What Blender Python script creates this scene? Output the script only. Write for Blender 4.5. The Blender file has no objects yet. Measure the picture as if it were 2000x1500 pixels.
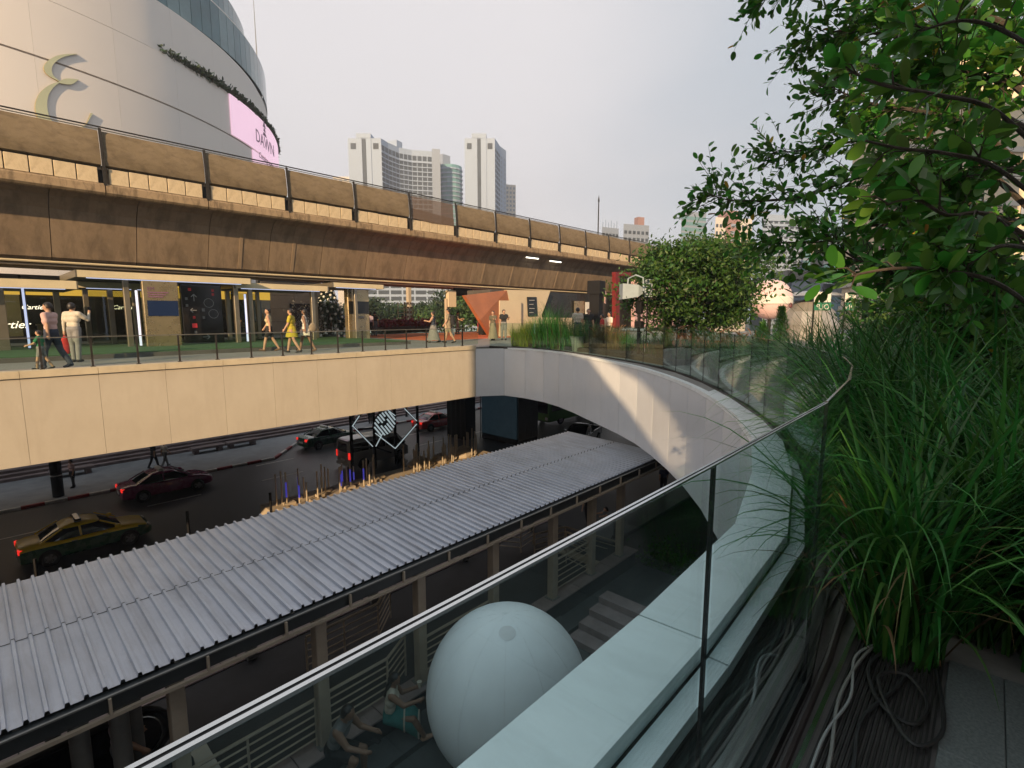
import bpy, bmesh, math, random
import numpy as np
from mathutils import Vector, Matrix
random.seed(7); RNG = np.random.default_rng(7)
R = math.radians
SC = bpy.context.scene
COL = SC.collection

# ------------------------------------------------------------------ camera
# world: X runs along the street, Y across it, Z up, plaza floor at z = 0
CAM_H = 1.4; HEAD = R(43); PITCH = math.atan(.132)
cam = bpy.data.cameras.new('camera'); cam.lens = 18.0; cam.sensor_width = 36.0
cam.clip_start = .02; cam.clip_end = 3000
camo = bpy.data.objects.new('camera', cam); COL.objects.link(camo)
camo.location = (0, 0, CAM_H); camo.rotation_euler = (R(90) - PITCH, 0, HEAD - R(90))
SC.camera = camo

# ------------------------------------------------------------------ light
SUN_AZ = R(28); SUN_EL = R(18)          # heading in which sunlight travels, elevation
wd = bpy.data.worlds.new('World'); SC.world = wd; wd.use_nodes = True
nt = wd.node_tree; nt.nodes.clear()
sky = nt.nodes.new('ShaderNodeTexSky'); sky.sky_type = 'NISHITA'; sky.sun_disc = False
sky.sun_elevation = SUN_EL; sky.sun_rotation = R(90) - (SUN_AZ + math.pi)
sky.air_density = 1.0; sky.dust_density = 6.0; sky.ozone_density = 1.0
mixn = nt.nodes.new('ShaderNodeMix'); mixn.data_type = 'RGBA'
mixn.inputs['Factor'].default_value = .85
_tc = nt.nodes.new('ShaderNodeTexCoord'); _nz = nt.nodes.new('ShaderNodeTexNoise'); _nz.inputs['Scale'].default_value = 1.7; _nz.inputs['Detail'].default_value = 5; _nz.inputs['Distortion'].default_value = .6
_mp = nt.nodes.new('ShaderNodeMapping'); _mp.inputs['Scale'].default_value = (1, 1, 2.2); nt.links.new(_tc.outputs['Generated'], _mp.inputs[0]); nt.links.new(_mp.outputs[0], _nz.inputs['Vector'])
# hazy white towards the bright side of the sky, blue-grey elsewhere, with faint cloud
_nv = nt.nodes.new('ShaderNodeVectorMath'); _nv.operation = 'NORMALIZE'; nt.links.new(_tc.outputs['Generated'], _nv.inputs[0])
_dt = nt.nodes.new('ShaderNodeVectorMath'); _dt.operation = 'DOT_PRODUCT'; _dt.inputs[1].default_value = (math.cos(R(88)) * .99, math.sin(R(88)) * .99, .12); nt.links.new(_nv.outputs[0], _dt.inputs[0])
_ad = nt.nodes.new('ShaderNodeMath'); _ad.operation = 'MULTIPLY_ADD'; _ad.inputs[1].default_value = .34; nt.links.new(_nz.outputs['Fac'], _ad.inputs[0]); nt.links.new(_dt.outputs['Value'], _ad.inputs[2])
_rp = nt.nodes.new('ShaderNodeValToRGB'); _rp.color_ramp.elements[0].position = .46; _rp.color_ramp.elements[1].position = .86; _rp.color_ramp.interpolation = 'EASE'
_rp.color_ramp.elements[0].color = (.60, .66, .73, 1); _rp.color_ramp.elements[1].color = (.95, .91, .92, 1)
_ml = nt.nodes.new('ShaderNodeVectorMath'); _ml.operation = 'SCALE'; _ml.inputs['Scale'].default_value = 10.0; nt.links.new(_ad.outputs[0], _rp.inputs[0]); nt.links.new(_rp.outputs[0], _ml.inputs[0]); nt.links.new(_ml.outputs[0], mixn.inputs['B'])
bg = nt.nodes.new('ShaderNodeBackground'); bg.inputs['Strength'].default_value = .074
out = nt.nodes.new('ShaderNodeOutputWorld')
nt.links.new(sky.outputs[0], mixn.inputs['A']); nt.links.new(mixn.outputs['Result'], bg.inputs['Color'])
nt.links.new(bg.outputs[0], out.inputs[0])
sd = bpy.data.lights.new('sun', 'SUN'); sd.energy = 5.0; sd.angle = R(.4); sd.color = (1, .70, .40)
so = bpy.data.objects.new('sun', sd); COL.objects.link(so)
dv = Vector((math.cos(SUN_AZ) * math.cos(SUN_EL), math.sin(SUN_AZ) * math.cos(SUN_EL), -math.sin(SUN_EL)))
so.rotation_euler = dv.to_track_quat('-Z', 'Y').to_euler(); so.location = (-40, -20, 40)
vs = SC.view_settings; vs.view_transform = 'Standard'; vs.look = 'None'; vs.gamma = 1; vs.exposure = 0.5
vs.use_curve_mapping = False
SC.render.engine = 'CYCLES'
cy = SC.cycles; cy.use_denoising = True; cy.max_bounces = 7; cy.transparent_max_bounces = 24
cy.diffuse_bounces = 3; cy.glossy_bounces = 3; cy.caustics_reflective = False; cy.caustics_refractive = False
cy.sample_clamp_indirect = 4.0

# ------------------------------------------------------------------ placing helpers (photo survey -> world)
_fw = np.array([math.cos(HEAD), math.sin(HEAD), 0]); _rt = np.array([math.sin(HEAD), -math.cos(HEAD), 0]); _up = np.array([0, 0, 1.])
_f = _fw * math.cos(PITCH) - _up * math.sin(PITCH); _u = _fw * math.sin(PITCH) + _up * math.cos(PITCH)
_C = np.array([0, 0, CAM_H])
def ray(u, v): return _f + _rt * (u - 1000) / 1000 + _u * (750 - v) / 1000
def PZ(u, v, z): r = ray(u, v); return Vector(_C + r * (z - CAM_H) / r[2])
def PN(u, v, n): r = ray(u, v); return Vector(_C + r * n / r[1])
def PD(u, v, d): r = ray(u, v); return Vector(_C + r * d / (r @ _fw))

# ------------------------------------------------------------------ materials
MATS = {}
def mat(name, col, rough=.6, metal=0., var=.12, scale=3., bump=0., bscale=None, stretch=(1, 1, 1), emit=None, estr=0., spec=.5, island=0., coat=0., trans=0., alpha=None):
    m = bpy.data.materials.new(name); m.use_nodes = True; MATS[name] = m
    t = m.node_tree; N = t.nodes; L = t.links; b = N['Principled BSDF']
    b.inputs['Roughness'].default_value = rough; b.inputs['Metallic'].default_value = metal
    b.inputs['Specular IOR Level'].default_value = spec
    if coat: b.inputs['Coat Weight'].default_value = coat; b.inputs['Coat Roughness'].default_value = .06
    if emit: b.inputs['Emission Color'].default_value = (*emit, 1); b.inputs['Emission Strength'].default_value = estr
    src = None
    tc = N.new('ShaderNodeTexCoord'); mp = N.new('ShaderNodeMapping'); L.new(tc.outputs['Object'], mp.inputs[0])
    mp.inputs['Scale'].default_value = stretch
    if var:
        nz = N.new('ShaderNodeTexNoise'); nz.inputs['Scale'].default_value = scale; nz.inputs['Detail'].default_value = 7
        nz.inputs['Roughness'].default_value = .65
        L.new(mp.outputs[0], nz.inputs['Vector'])
        rp = N.new('ShaderNodeValToRGB'); e = rp.color_ramp.elements
        e[0].position = .3; e[1].position = .7
        e[0].color = (*[c * (1 - var) for c in col], 1); e[1].color = (*[min(1, c * (1 + var)) for c in col], 1)
        L.new(nz.outputs['Fac'], rp.inputs[0]); src = rp.outputs[0]
        mr = N.new('ShaderNodeMapRange'); mr.inputs['To Min'].default_value = max(.02, rough - .12 * (rough > .1)); mr.inputs['To Max'].default_value = min(1, rough + .12 * (rough > .1))
        L.new(nz.outputs['Fac'], mr.inputs['Value']); L.new(mr.outputs[0], b.inputs['Roughness'])
    if island:
        g = N.new('ShaderNodeNewGeometry'); hs = N.new('ShaderNodeHueSaturation')
        m1 = N.new('ShaderNodeMapRange'); m1.inputs['To Min'].default_value = 1 - island; m1.inputs['To Max'].default_value = 1 + island
        L.new(g.outputs['Random Per Island'], m1.inputs['Value']); L.new(m1.outputs[0], hs.inputs['Value'])
        m2 = N.new('ShaderNodeMapRange'); m2.inputs['To Min'].default_value = .5 - .035; m2.inputs['To Max'].default_value = .5 + .025
        mm = N.new('ShaderNodeMath'); mm.operation = 'FRACT'; mk = N.new('ShaderNodeMath'); mk.operation = 'MULTIPLY'; mk.inputs[1].default_value = 37.7
        L.new(g.outputs['Random Per Island'], mk.inputs[0]); L.new(mk.outputs[0], mm.inputs[0]); L.new(mm.outputs[0], m2.inputs['Value']); L.new(m2.outputs[0], hs.inputs['Hue'])
        if src: L.new(src, hs.inputs['Color'])
        else: hs.inputs['Color'].default_value = (*col, 1)
        src = hs.outputs[0]
    if src: L.new(src, b.inputs['Base Color'])
    else: b.inputs['Base Color'].default_value = (*col, 1)
    if bump:
        n2 = N.new('ShaderNodeTexNoise'); n2.inputs['Scale'].default_value = bscale or scale * 6; n2.inputs['Detail'].default_value = 5
        L.new(mp.outputs[0], n2.inputs['Vector']); bp = N.new('ShaderNodeBump'); bp.inputs['Strength'].default_value = bump; bp.inputs['Distance'].default_value = .02
        L.new(n2.outputs['Fac'], bp.inputs['Height']); L.new(bp.outputs[0], b.inputs['Normal'])
    if trans:
        tr = N.new('ShaderNodeBsdfTranslucent'); mx = N.new('ShaderNodeMixShader'); mx.inputs[0].default_value = trans
        if src: L.new(src, tr.inputs[0])
        else: tr.inputs[0].default_value = (*col, 1)
        L.new(b.outputs[0], mx.inputs[1]); L.new(tr.outputs[0], mx.inputs[2]); L.new(mx.outputs[0], N['Material Output'].inputs[0])
    return m
def glass(name, tint, ior=1.5, rough=.02, refl=1.0):
    m = bpy.data.materials.new(name); m.use_nodes = True; MATS[name] = m
    t = m.node_tree; N = t.nodes; L = t.links; N.remove(N['Principled BSDF'])
    tr = N.new('ShaderNodeBsdfTransparent'); tr.inputs[0].default_value = (*tint, 1)
    gl = N.new('ShaderNodeBsdfGlossy'); gl.inputs['Roughness'].default_value = rough; gl.inputs['Color'].default_value = (.9, .95, .94, 1)
    lw = N.new('ShaderNodeLayerWeight'); pw = N.new('ShaderNodeMath'); pw.operation = 'POWER'; pw.inputs[1].default_value = 5; L.new(lw.outputs['Facing'], pw.inputs[0])
    fr = N.new('ShaderNodeMath'); fr.operation = 'MULTIPLY_ADD'; fr.inputs[1].default_value = .92; fr.inputs[2].default_value = ((ior - 1) / (ior + 1)) ** 2; L.new(pw.outputs[0], fr.inputs[0])
    mu = N.new('ShaderNodeMath'); mu.operation = 'MULTIPLY'; mu.inputs[1].default_value = refl
    mx = N.new('ShaderNodeMixShader'); L.new(fr.outputs[0], mu.inputs[0]); L.new(mu.outputs[0], mx.inputs[0])
    L.new(tr.outputs[0], mx.inputs[1]); L.new(gl.outputs[0], mx.inputs[2]); L.new(mx.outputs[0], N['Material Output'].inputs[0])
    return m
def stained(name, base, dark, light, rough=.85, sx=.55, sz=.16, gr=.5, bmp=.35):
    """weathered concrete: broad blotches, vertical rain streaks and small pits"""
    m = bpy.data.materials.new(name); m.use_nodes = True; MATS[name] = m
    t = m.node_tree; N = t.nodes; L = t.links; b = N['Principled BSDF']; b.inputs['Roughness'].default_value = rough; b.inputs['Specular IOR Level'].default_value = .25
    tc = N.new('ShaderNodeTexCoord')
    def noise(scl, vec, det=6, dist=0):
        mp = N.new('ShaderNodeMapping'); mp.inputs['Scale'].default_value = vec; L.new(tc.outputs['Object'], mp.inputs[0])
        nz = N.new('ShaderNodeTexNoise'); nz.inputs['Scale'].default_value = scl; nz.inputs['Detail'].default_value = det; nz.inputs['Roughness'].default_value = .7
        nz.inputs['Distortion'].default_value = dist; L.new(mp.outputs[0], nz.inputs['Vector']); return nz.outputs['Fac']
    def ramp(f, a, bb, ca, cb):
        rp = N.new('ShaderNodeValToRGB'); e = rp.color_ramp.elements; e[0].position = a; e[1].position = bb; e[0].color = (*ca, 1); e[1].color = (*cb, 1); L.new(f, rp.inputs[0]); return rp.outputs[0]
    def mix(a, bb, f):
        k = N.new('ShaderNodeMix'); k.data_type = 'RGBA'; L.new(a, k.inputs['A']); L.new(bb, k.inputs['B'])
        L.new(f, k.inputs['Factor']); return k.outputs['Result']
    c1 = ramp(noise(.9, (1, 1, 1)), .35, .68, base, light)
    st = ramp(noise(3.0, (sx, .22, sz), 8, .4), .46, .66, (0, 0, 0), (gr, gr, gr))
    dk = N.new('ShaderNodeRGB'); dk.outputs[0].default_value = (*dark, 1)
    c2 = mix(c1, dk.outputs[0], st)
    sp = ramp(noise(14, (1, 1, 1)), .62, .74, (0, 0, 0), (.16, .16, .16))
    c3 = mix(c2, dk.outputs[0], sp); L.new(c3, b.inputs['Base Color'])
    bp = N.new('ShaderNodeBump'); bp.inputs['Strength'].default_value = bmp; bp.inputs['Distance'].default_value = .02
    L.new(noise(22, (1, 1, 1)), bp.inputs['Height']); L.new(bp.outputs[0], b.inputs['Normal'])
    return m
M = MATS
mat('ground', (.05, .05, .05), .95, var=.3, scale=.2)
mat('asphalt', (.06, .063, .068), .42, var=.35, scale=.5, bump=.3, bscale=60)
mat('pavement', (.27, .29, .31), .7, var=.2, scale=1.2, bump=.1)
mat('paint_white', (.6, .6, .58), .6, var=.25, scale=6)
mat('paint_red', (.28, .03, .03), .6, var=.3, scale=6)
mat('deck', (.24, .23, .22), .55, var=.15, scale=.7, bump=.08)
mat('soffit', (.12, .12, .12), .9)
mat('soffit_white', (.55, .56, .58), .6, var=.05)
mat('coping_cream', (.58, .5, .36), .6, var=.15, scale=2)
mat('joint_tan', (.26, .22, .17), .9, var=.2)
mat('mortar', (.05, .05, .045), .9, var=.3, scale=8)
mat('sealant', (.035, .035, .03), .9, var=.5, scale=12)
mat('concrete', (.20, .19, .18), .85, var=.28, scale=2.5, bump=.25, bscale=30)
mat('granite', (.12, .135, .135), .6, var=.4, scale=90, bump=.05)
mat('terrace', (.08, .085, .085), .85, var=.3, scale=.8, bump=.15, bscale=20)
mat('platform', (.055, .055, .06), .9, var=.3, scale=.6)
mat('kerb_grey', (.27, .215, .21), .85, var=.3, scale=1.5)
stained('viaduct', (.215, .160, .108), (.05, .038, .028), (.285, .215, .148))
stained('panel', (.70, .725, .76), (.54, .55, .56), (.74, .765, .80), rough=.2, sx=.9, sz=.2, gr=.14, bmp=.01); M['panel'].node_tree.nodes['Principled BSDF'].inputs['Specular IOR Level'].default_value = .6
stained('panel_warm', (.53, .475, .39), (.38, .32, .25), (.575, .52, .43), rough=.42, sx=.8, sz=.18, gr=.22, bmp=.02)  # blotches hold faint stains and reflected glare put into the colour
stained('coping', (.80, .85, .86), (.36, .40, .40), (.86, .90, .91), rough=.34, sx=1, sz=1, gr=.22, bmp=.06)
stained('edge_beam', (.30, .22, .14), (.06, .045, .03), (.36, .27, .17), sx=1.2, sz=.4, gr=.7)
stained('barrier', (.175, .135, .083), (.075, .055, .035), (.225, .175, .115), sx=.5, sz=.9, gr=.6)
stained('tilepanel', (.58, .47, .31), (.22, .16, .10), (.64, .53, .37), sx=1.2, sz=.8, gr=.35)
mat('steel_dark', (.028, .026, .025), .8, metal=.0, spec=.2, var=.3, scale=4)
mat('steel_rail', (.35, .33, .28), .35, metal=.8, var=.1)
mat('chrome', (.62, .66, .67), .18, metal=1, var=.06, scale=8)
mat('black', (.009, .009, .010), .6, var=.2, spec=.2)
mat('black_gloss', (.01, .01, .012), .12, var=0)
mat('rubber', (.015, .015, .016), .75, var=.2)
stained('roof_sheet', (.43, .475, .55), (.20, .19, .19), (.51, .555, .63), rough=.36, sx=1.3, sz=1, gr=.3, bmp=.03)
M['roof_sheet'].node_tree.nodes['Principled BSDF'].inputs['Metallic'].default_value = .45; M['roof_sheet'].node_tree.nodes['Principled BSDF'].inputs['Specular IOR Level'].default_value = .5
mat('gutter', (.03, .035, .038), .45, var=.2)
mat('beige_paint', (.40, .335, .26), .5, var=.12, scale=3)
mat('post_grey', (.18, .18, .17), .6, var=.15, scale=3)
mat('balloon', (.72, .75, .77), .42, var=.05, scale=1.5, bump=.02)
mat('balloon_mark', (.60, .61, .62), .5, var=.1)
mat('pink_balloon', (.75, .55, .55), .35, var=.1, scale=1)
mat('mall_white', (.80, .755, .71), .6, var=.03, scale=.08, spec=.2)
mat('mall_seam', (.35, .30, .26), .7)
mat('curtain_glass', (.055, .14, .165), .12, var=.25, scale=.25, spec=.9)
mat('curtain_glass_pale', (.14, .23, .25), .14, var=.25, scale=.25, spec=.9)
mat('gold', (.62, .50, .22), .3, metal=.7, var=.12, scale=.6)
mat('gold_face', (.60, .60, .38), .35, metal=.25, var=.1, scale=.5)
mat('led_pink', (.3, .18, .24), .5, var=.12, scale=.12, emit=(.86, .58, .72), estr=.66)
mat('letter_dark', (.22, .10, .19), .6, var=0)
mat('letter_white', (.45, .45, .43), .5, var=0)
mat('letter_lit', (.9, .85, .7), .5, var=0, emit=(1, .88, .62), estr=1.3)
mat('lit_yellow', (.5, .33, .06), .5, var=.2, scale=.8, emit=(1, .60, .08), estr=.42)
mat('shop_inner', (.10, .085, .05), .6, var=.5, scale=.9, emit=(.5, .38, .16), estr=.12)  # glow put into the back wall stands for the lit shop interior
mat('shop_dark', (.02, .02, .018), .25, var=.4, scale=.7)
mat('led_tube', (.6, .65, .8), .4, var=0, emit=(.62, .68, .95), estr=.6)
mat('lamp_tube', (.8, .8, .7), .4, var=0, emit=(1, .95, .8), estr=2.6)
mat('pav_cream', (.60, .51, .34), .45, var=.12, scale=1)
mat('pav_dark', (.09, .085, .08), .5, var=.2)
mat('pav_steel', (.30, .265, .21), .32, metal=.75, var=.15, scale=1)
mat('brass_panel', (.45, .36, .22), .28, metal=.75, var=.2, scale=1.2)
mat('screen_blue', (.01, .015, .03), .15, var=0, emit=(.03, .10, .28), estr=.08)
mat('screen_off', (.012, .012, .012), .12, var=0)
mat('icon_white', (.22, .22, .22), .5, var=0, emit=(.8, .85, .85), estr=.03)
mat('icon_red', (.3, .02, .02), .5, var=0, emit=(1, .06, .08), estr=.12)
mat('turf', (.035, .10, .03), .95, var=.3, scale=4, bump=.4, bscale=80)
mat('carpet', (.55, .12, .045), .95, var=.12, scale=1.2)
mat('orange_panel', (.40, .15, .068), .4, var=.18, scale=.6)
mat('cream_panel', (.60, .51, .36), .5, var=.06, scale=.5)
mat('stage_red', (.15, .010, .012), .5, var=.1)
mat('stage_pink', (.55, .36, .37), .6, var=.06)
mat('lamp_grey', (.33, .40, .45), .45, var=.1)
mat('stone_wall', (.42, .35, .26), .7, var=.15, scale=.8)
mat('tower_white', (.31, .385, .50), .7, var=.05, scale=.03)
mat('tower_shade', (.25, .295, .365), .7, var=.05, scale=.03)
mat('tower_win', (.05, .066, .085), .6, var=.4, scale=.09, spec=.2)
mat('tower_teal', (.13, .28, .30), .55, var=.3, scale=.1, spec=.25)
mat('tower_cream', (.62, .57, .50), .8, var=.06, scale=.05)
mat('tower_brick', (.33, .19, .165), .85, var=.12, scale=.1)
mat('tower_glass', (.10, .12, .15), .15, var=.4, scale=.06, spec=.8)
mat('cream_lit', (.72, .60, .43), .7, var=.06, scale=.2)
mat('green_sign', (.02, .16, .09), .5, var=.05)
mat('white_sign', (.65, .66, .62), .5, var=.05)
mat('bark', (.055, .042, .032), .9, var=.35, scale=8, bump=.5)
mat('leaf_near', (.06, .20, .025), .34, var=0, island=.5, trans=.4, spec=.45)
mat('leaf_yellow', (.42, .27, .03), .5, var=0, island=.25, trans=.4)
mat('leaf_mid', (.040, .105, .017), .5, var=0, island=.5, trans=.28)
mat('leaf_far', (.050, .105, .030), .6, var=0, island=.45, trans=.2)
mat('leaf_dark', (.018, .045, .016), .6, var=0, island=.4, trans=.15)
mat('grass_blade', (.046, .175, .032), .36, var=0, island=.5, trans=.28, spec=.4)
mat('grass_sunlit', (.22, .26, .035), .5, var=0, island=.35, trans=.35)  # sunlight on the tufts is put into the blade colour
mat('grass_dry', (.17, .12, .05), .7, var=0, island=.4, trans=.2)
mat('plume', (.34, .15, .10), .85, var=0, island=.3, trans=.25)
mat('flower_red', (.22, .03, .035), .8, var=0, island=.5)
mat('soil', (.03, .022, .016), .95, var=.4, scale=8, bump=.5)
mat('pot_white', (.22, .23, .22), .5, var=.1)
mat('ornament', (.7, .7, .66), .2, var=0)
mat('cable', (.02, .02, .021), .55, var=.2)
mat('cable_white', (.26, .27, .27), .5, var=.1)
mat('hose', (.035, .026, .025), .5, var=.3, scale=6)
mat('grate', (.05, .047, .045), .45, metal=.5, var=.3, scale=10)
mat('rod_metal', (.58, .50, .38), .38, metal=.35, var=.1)
mat('rod_blue', (.02, .02, .2), .4, var=0, emit=(.10, .09, .7), estr=.28)
mat('led_line', (.4, .45, .45), .4, var=0, emit=(.75, .9, .95), estr=.3)
mat('poster_dark', (.02, .03, .04), .35, var=.9, scale=.6, emit=(.03, .06, .08), estr=.15)
mat('drape', (.012, .012, .012), .85, var=.3, scale=2)
mat('car_glass', (.012, .015, .017), .06, var=0, spec=.8)
mat('tail_red', (.4, .01, .01), .3, var=0, emit=(1, .03, .02), estr=.6)
mat('head_lamp', (.5, .5, .48), .15, var=0)
mat('plate', (.6, .6, .58), .5, var=.1)
mat('rim', (.28, .28, .29), .3, metal=.8, var=.1)
mat('taxi_yellow', (.88, .60, .012), .35, var=.04, coat=.2)
mat('taxi_green', (.008, .075, .03), .28, var=.04, coat=.8)
mat('car_maroon', (.24, .03, .11), .28, var=.04, coat=.8)
mat('car_red', (.62, .03, .025), .28, var=.04, coat=.8)
mat('car_silver', (.34, .33, .31), .35, metal=.3, var=.05, coat=.6)
mat('car_grey', (.12, .12, .125), .3, metal=.3, var=.05, coat=.7)
mat('car_black', (.012, .013, .015), .2, var=0, coat=.8)
mat('car_beige', (.42, .36, .24), .3, var=.05, coat=.7)
mat('bus_green', (.07, .22, .03), .35, var=.05, coat=.5)
mat('cone_orange', (.6, .12, .02), .6, var=.1)
mat('skin', (.42, .25, .165), .55, var=.06, scale=9)
mat('skin_dark', (.22, .125, .08), .55, var=.06, scale=9)
mat('hair', (.014, .011, .010), .45, var=.2, scale=30)
mat('eye', (.02, .015, .012), .3, var=0)
mat('lip', (.3, .12, .1), .5, var=0)
def cloth(name, c): return mat(name, c, .85, var=.16, scale=7, bump=.12, bscale=25)
for nm, c in dict(pink=(.55, .36, .33), white=(.62, .58, .52), offwhite=(.5, .46, .38), grey=(.20, .20, .20), jean=(.10, .12, .15), navy=(.03, .04, .065), black=(.014, .014, .016),
                  green=(.02, .18, .08), tan=(.50, .42, .25), yellow=(.40, .33, .03), lilac=(.36, .31, .39), khaki=(.24, .20, .14), olive=(.10, .09, .06), teal=(.03, .17, .16), red=(.45, .03, .03),
                  brown=(.12, .07, .045), blue=(.05, .10, .2), tank=(.15, .155, .155)).items(): cloth('c_' + nm, c)
glass('glass_near', (.85, .965, .975), 1.5, .015)
glass('glass_far', (.84, .93, .89), 1.5, .015)
glass('glass_bridge', (.86, .93, .89), 1.45, .02, .8)
glass('glass_shop', (.78, .80, .74), 1.5, .02, .8)

# ------------------------------------------------------------------ mesh builder
class MB:
    def __init__(s): s.v = []; s.f = []; s.mi = []; s.cur = 0
    def _add(s, vs, fs):
        o = len(s.v); s.v += [tuple(p) for p in vs]; s.f += [tuple(i + o for i in f) for f in fs]; s.mi += [s.cur] * len(fs); return s
    def box(s, x0, x1, y0, y1, z0, z1):
        return s._add([(x0, y0, z0), (x1, y0, z0), (x1, y1, z0), (x0, y1, z0), (x0, y0, z1), (x1, y0, z1), (x1, y1, z1), (x0, y1, z1)],
                      [(0, 3, 2, 1), (4, 5, 6, 7), (0, 1, 5, 4), (1, 2, 6, 5), (2, 3, 7, 6), (3, 0, 4, 7)])
    def bbox(s, x0, x1, y0, y1, z0, z1, b=.01):
        """box with chamfered vertical and top edges"""
        return s.loft([[(x0 + b, y0, z), (x1 - b, y0, z), (x1, y0 + b, z), (x1, y1 - b, z), (x1 - b, y1, z), (x0 + b, y1, z), (x0, y1 - b, z), (x0, y0 + b, z)] for z in (z0, z1 - b)] +
                      [[(x0 + 2 * b, y0 + b, z1), (x1 - 2 * b, y0 + b, z1), (x1 - b, y0 + 2 * b, z1), (x1 - b, y1 - 2 * b, z1), (x1 - 2 * b, y1 - b, z1), (x0 + 2 * b, y1 - b, z1), (x0 + b, y1 - 2 * b, z1), (x0 + b, y0 + 2 * b, z1)]])
    def prism(s, poly, z0, z1):
        n = len(poly); vs = [(p[0], p[1], z0) for p in poly] + [(p[0], p[1], z1) for p in poly]
        return s._add(vs, [tuple(range(n))[::-1], tuple(range(n, 2 * n))] + [(i, (i + 1) % n, n + (i + 1) % n, n + i) for i in range(n)])
    def slab(s, quad, off):
        """polygon in space, thickened by vector off"""
        n = len(quad); q = [Vector(p) for p in quad]; off = Vector(off)
        return s._add(q + [p + off for p in q], [tuple(range(n)), tuple(range(n, 2 * n))[::-1]] + [(i, n + i, n + (i + 1) % n, (i + 1) % n) for i in range(n)])
    def bar(s, a, b, w, h=None, up=(0, 0, 1)):
        """rectangular bar from a to b"""
        h = h or w; a = Vector(a); b = Vector(b); d = (b - a).normalized(); up = Vector(up)
        if abs(d.dot(up)) > .98: up = Vector((1, 0, 0))
        x = d.cross(up).normalized() * w / 2; y = x.cross(d).normalized() * h / 2
        vs = [a - x - y, a + x - y, a + x + y, a - x + y, b - x - y, b + x - y, b + x + y, b - x + y]
        return s._add(vs, [(0, 3, 2, 1), (4, 5, 6, 7), (0, 1, 5, 4), (1, 2, 6, 5), (2, 3, 7, 6), (3, 0, 4, 7)])
    def tube(s, pts, r, n=8, cap=True):
        pts = [Vector(p) for p in pts]; rings = []; rr = r if hasattr(r, '__len__') else [r] * len(pts)
        up = Vector((0, 0, 1)); prev = None
        for i, p in enumerate(pts):
            d = (pts[min(i + 1, len(pts) - 1)] - pts[max(i - 1, 0)]).normalized()
            if prev is None:
                x = d.cross(up if abs(d.z) < .95 else Vector((1, 0, 0))).normalized()
            else:
                x = (prev - d * prev.dot(d)).normalized()
            prev = x; y = d.cross(x)
            rings.append([p + (x * math.cos(2 * math.pi * k / n) + y * math.sin(2 * math.pi * k / n)) * rr[i] for k in range(n)])
        return s.loft(rings, cap)
    def loft(s, rings, cap=True, closed=True):
        n = len(rings[0]); vs = [p for r in rings for p in r]; fs = []
        for i in range(len(rings) - 1):
            for k in range(n if closed else n - 1):
                a = i * n + k; b = i * n + (k + 1) % n; fs.append((a, b, b + n, a + n))
        if cap: fs += [tuple(range(n))[::-1], tuple(range((len(rings) - 1) * n, len(rings) * n))]
        return s._add(vs, fs)
    def lathe(s, prof, c=(0, 0, 0), n=20, axis='z'):
        rings = []
        for r, z in prof:
            ring = []
            for k in range(n):
                a = 2 * math.pi * k / n; x, y = r * math.cos(a), r * math.sin(a)
                ring.append((c[0] + x, c[1] + y, c[2] + z) if axis == 'z' else ((c[0] + x, c[1] - z, c[2] + y) if axis == 'y' else (c[0] + z, c[1] + x, c[2] + y)))
            rings.append(ring)
        return s.loft(rings)
    def ball(s, c, r, n=12, m=8, sc=(1, 1, 1)):
        prof = []; rings = []
        for j in range(m + 1):
            th = math.pi * (j + .0) / m; rr = max(math.sin(th), .001) * r; z = -math.cos(th) * r
            rings.append([(c[0] + rr * math.cos(2 * math.pi * k / n) * sc[0], c[1] + rr * math.sin(2 * math.pi * k / n) * sc[1], c[2] + z * sc[2]) for k in range(n)])
        return s.loft(rings)
    def mesh(s, name, mats, smooth=False):
        me = bpy.data.meshes.new(name); me.from_pydata([tuple(p) for p in s.v], [], s.f)
        for m in ([mats] if isinstance(mats, str) else mats): me.materials.append(M[m])
        if any(s.mi): me.polygons.foreach_set('material_index', s.mi)
        if smooth: me.polygons.foreach_set('use_smooth', [True] * len(me.polygons)); 
        me.update()
        bm = bmesh.new(); bm.from_mesh(me); bmesh.ops.recalc_face_normals(bm, faces=bm.faces); bm.to_mesh(me); bm.free()
        if smooth: me.set_sharp_from_angle(angle=R(40))
        return me
    def build(s, name, mats, parent=None, loc=None, rz=None, smooth=False):
        return link(name, s.mesh(name, mats, smooth), parent, loc, rz)
def link(name, me, parent=None, loc=None, rz=None):
    o = bpy.data.objects.new(name, me); COL.objects.link(o)
    if parent is not None: o.parent = parent
    if loc is not None: o.location = loc
    if rz is not None: o.rotation_euler.z = rz
    return o
def empty(name, loc=(0, 0, 0), rz=0):
    o = bpy.data.objects.new(name, None); COL.objects.link(o); o.location = loc; o.rotation_euler.z = rz; o.empty_display_size = .1
    return o
def tag(o, label=None, cat=None, group=None, kind=None):
    if label: o['label'] = label
    if cat: o['category'] = cat
    if group: o['group'] = group
    if kind: o['kind'] = kind
    return o
def thing(name, label, cat, loc=(0, 0, 0), rz=0, group=None): return tag(empty(name, loc, rz), label, cat, group)
def copy_tree(o, parent=None):
    c = o.copy(); COL.objects.link(c); c.parent = parent
    for ch in o.children: copy_tree(ch, c)
    return c
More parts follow.
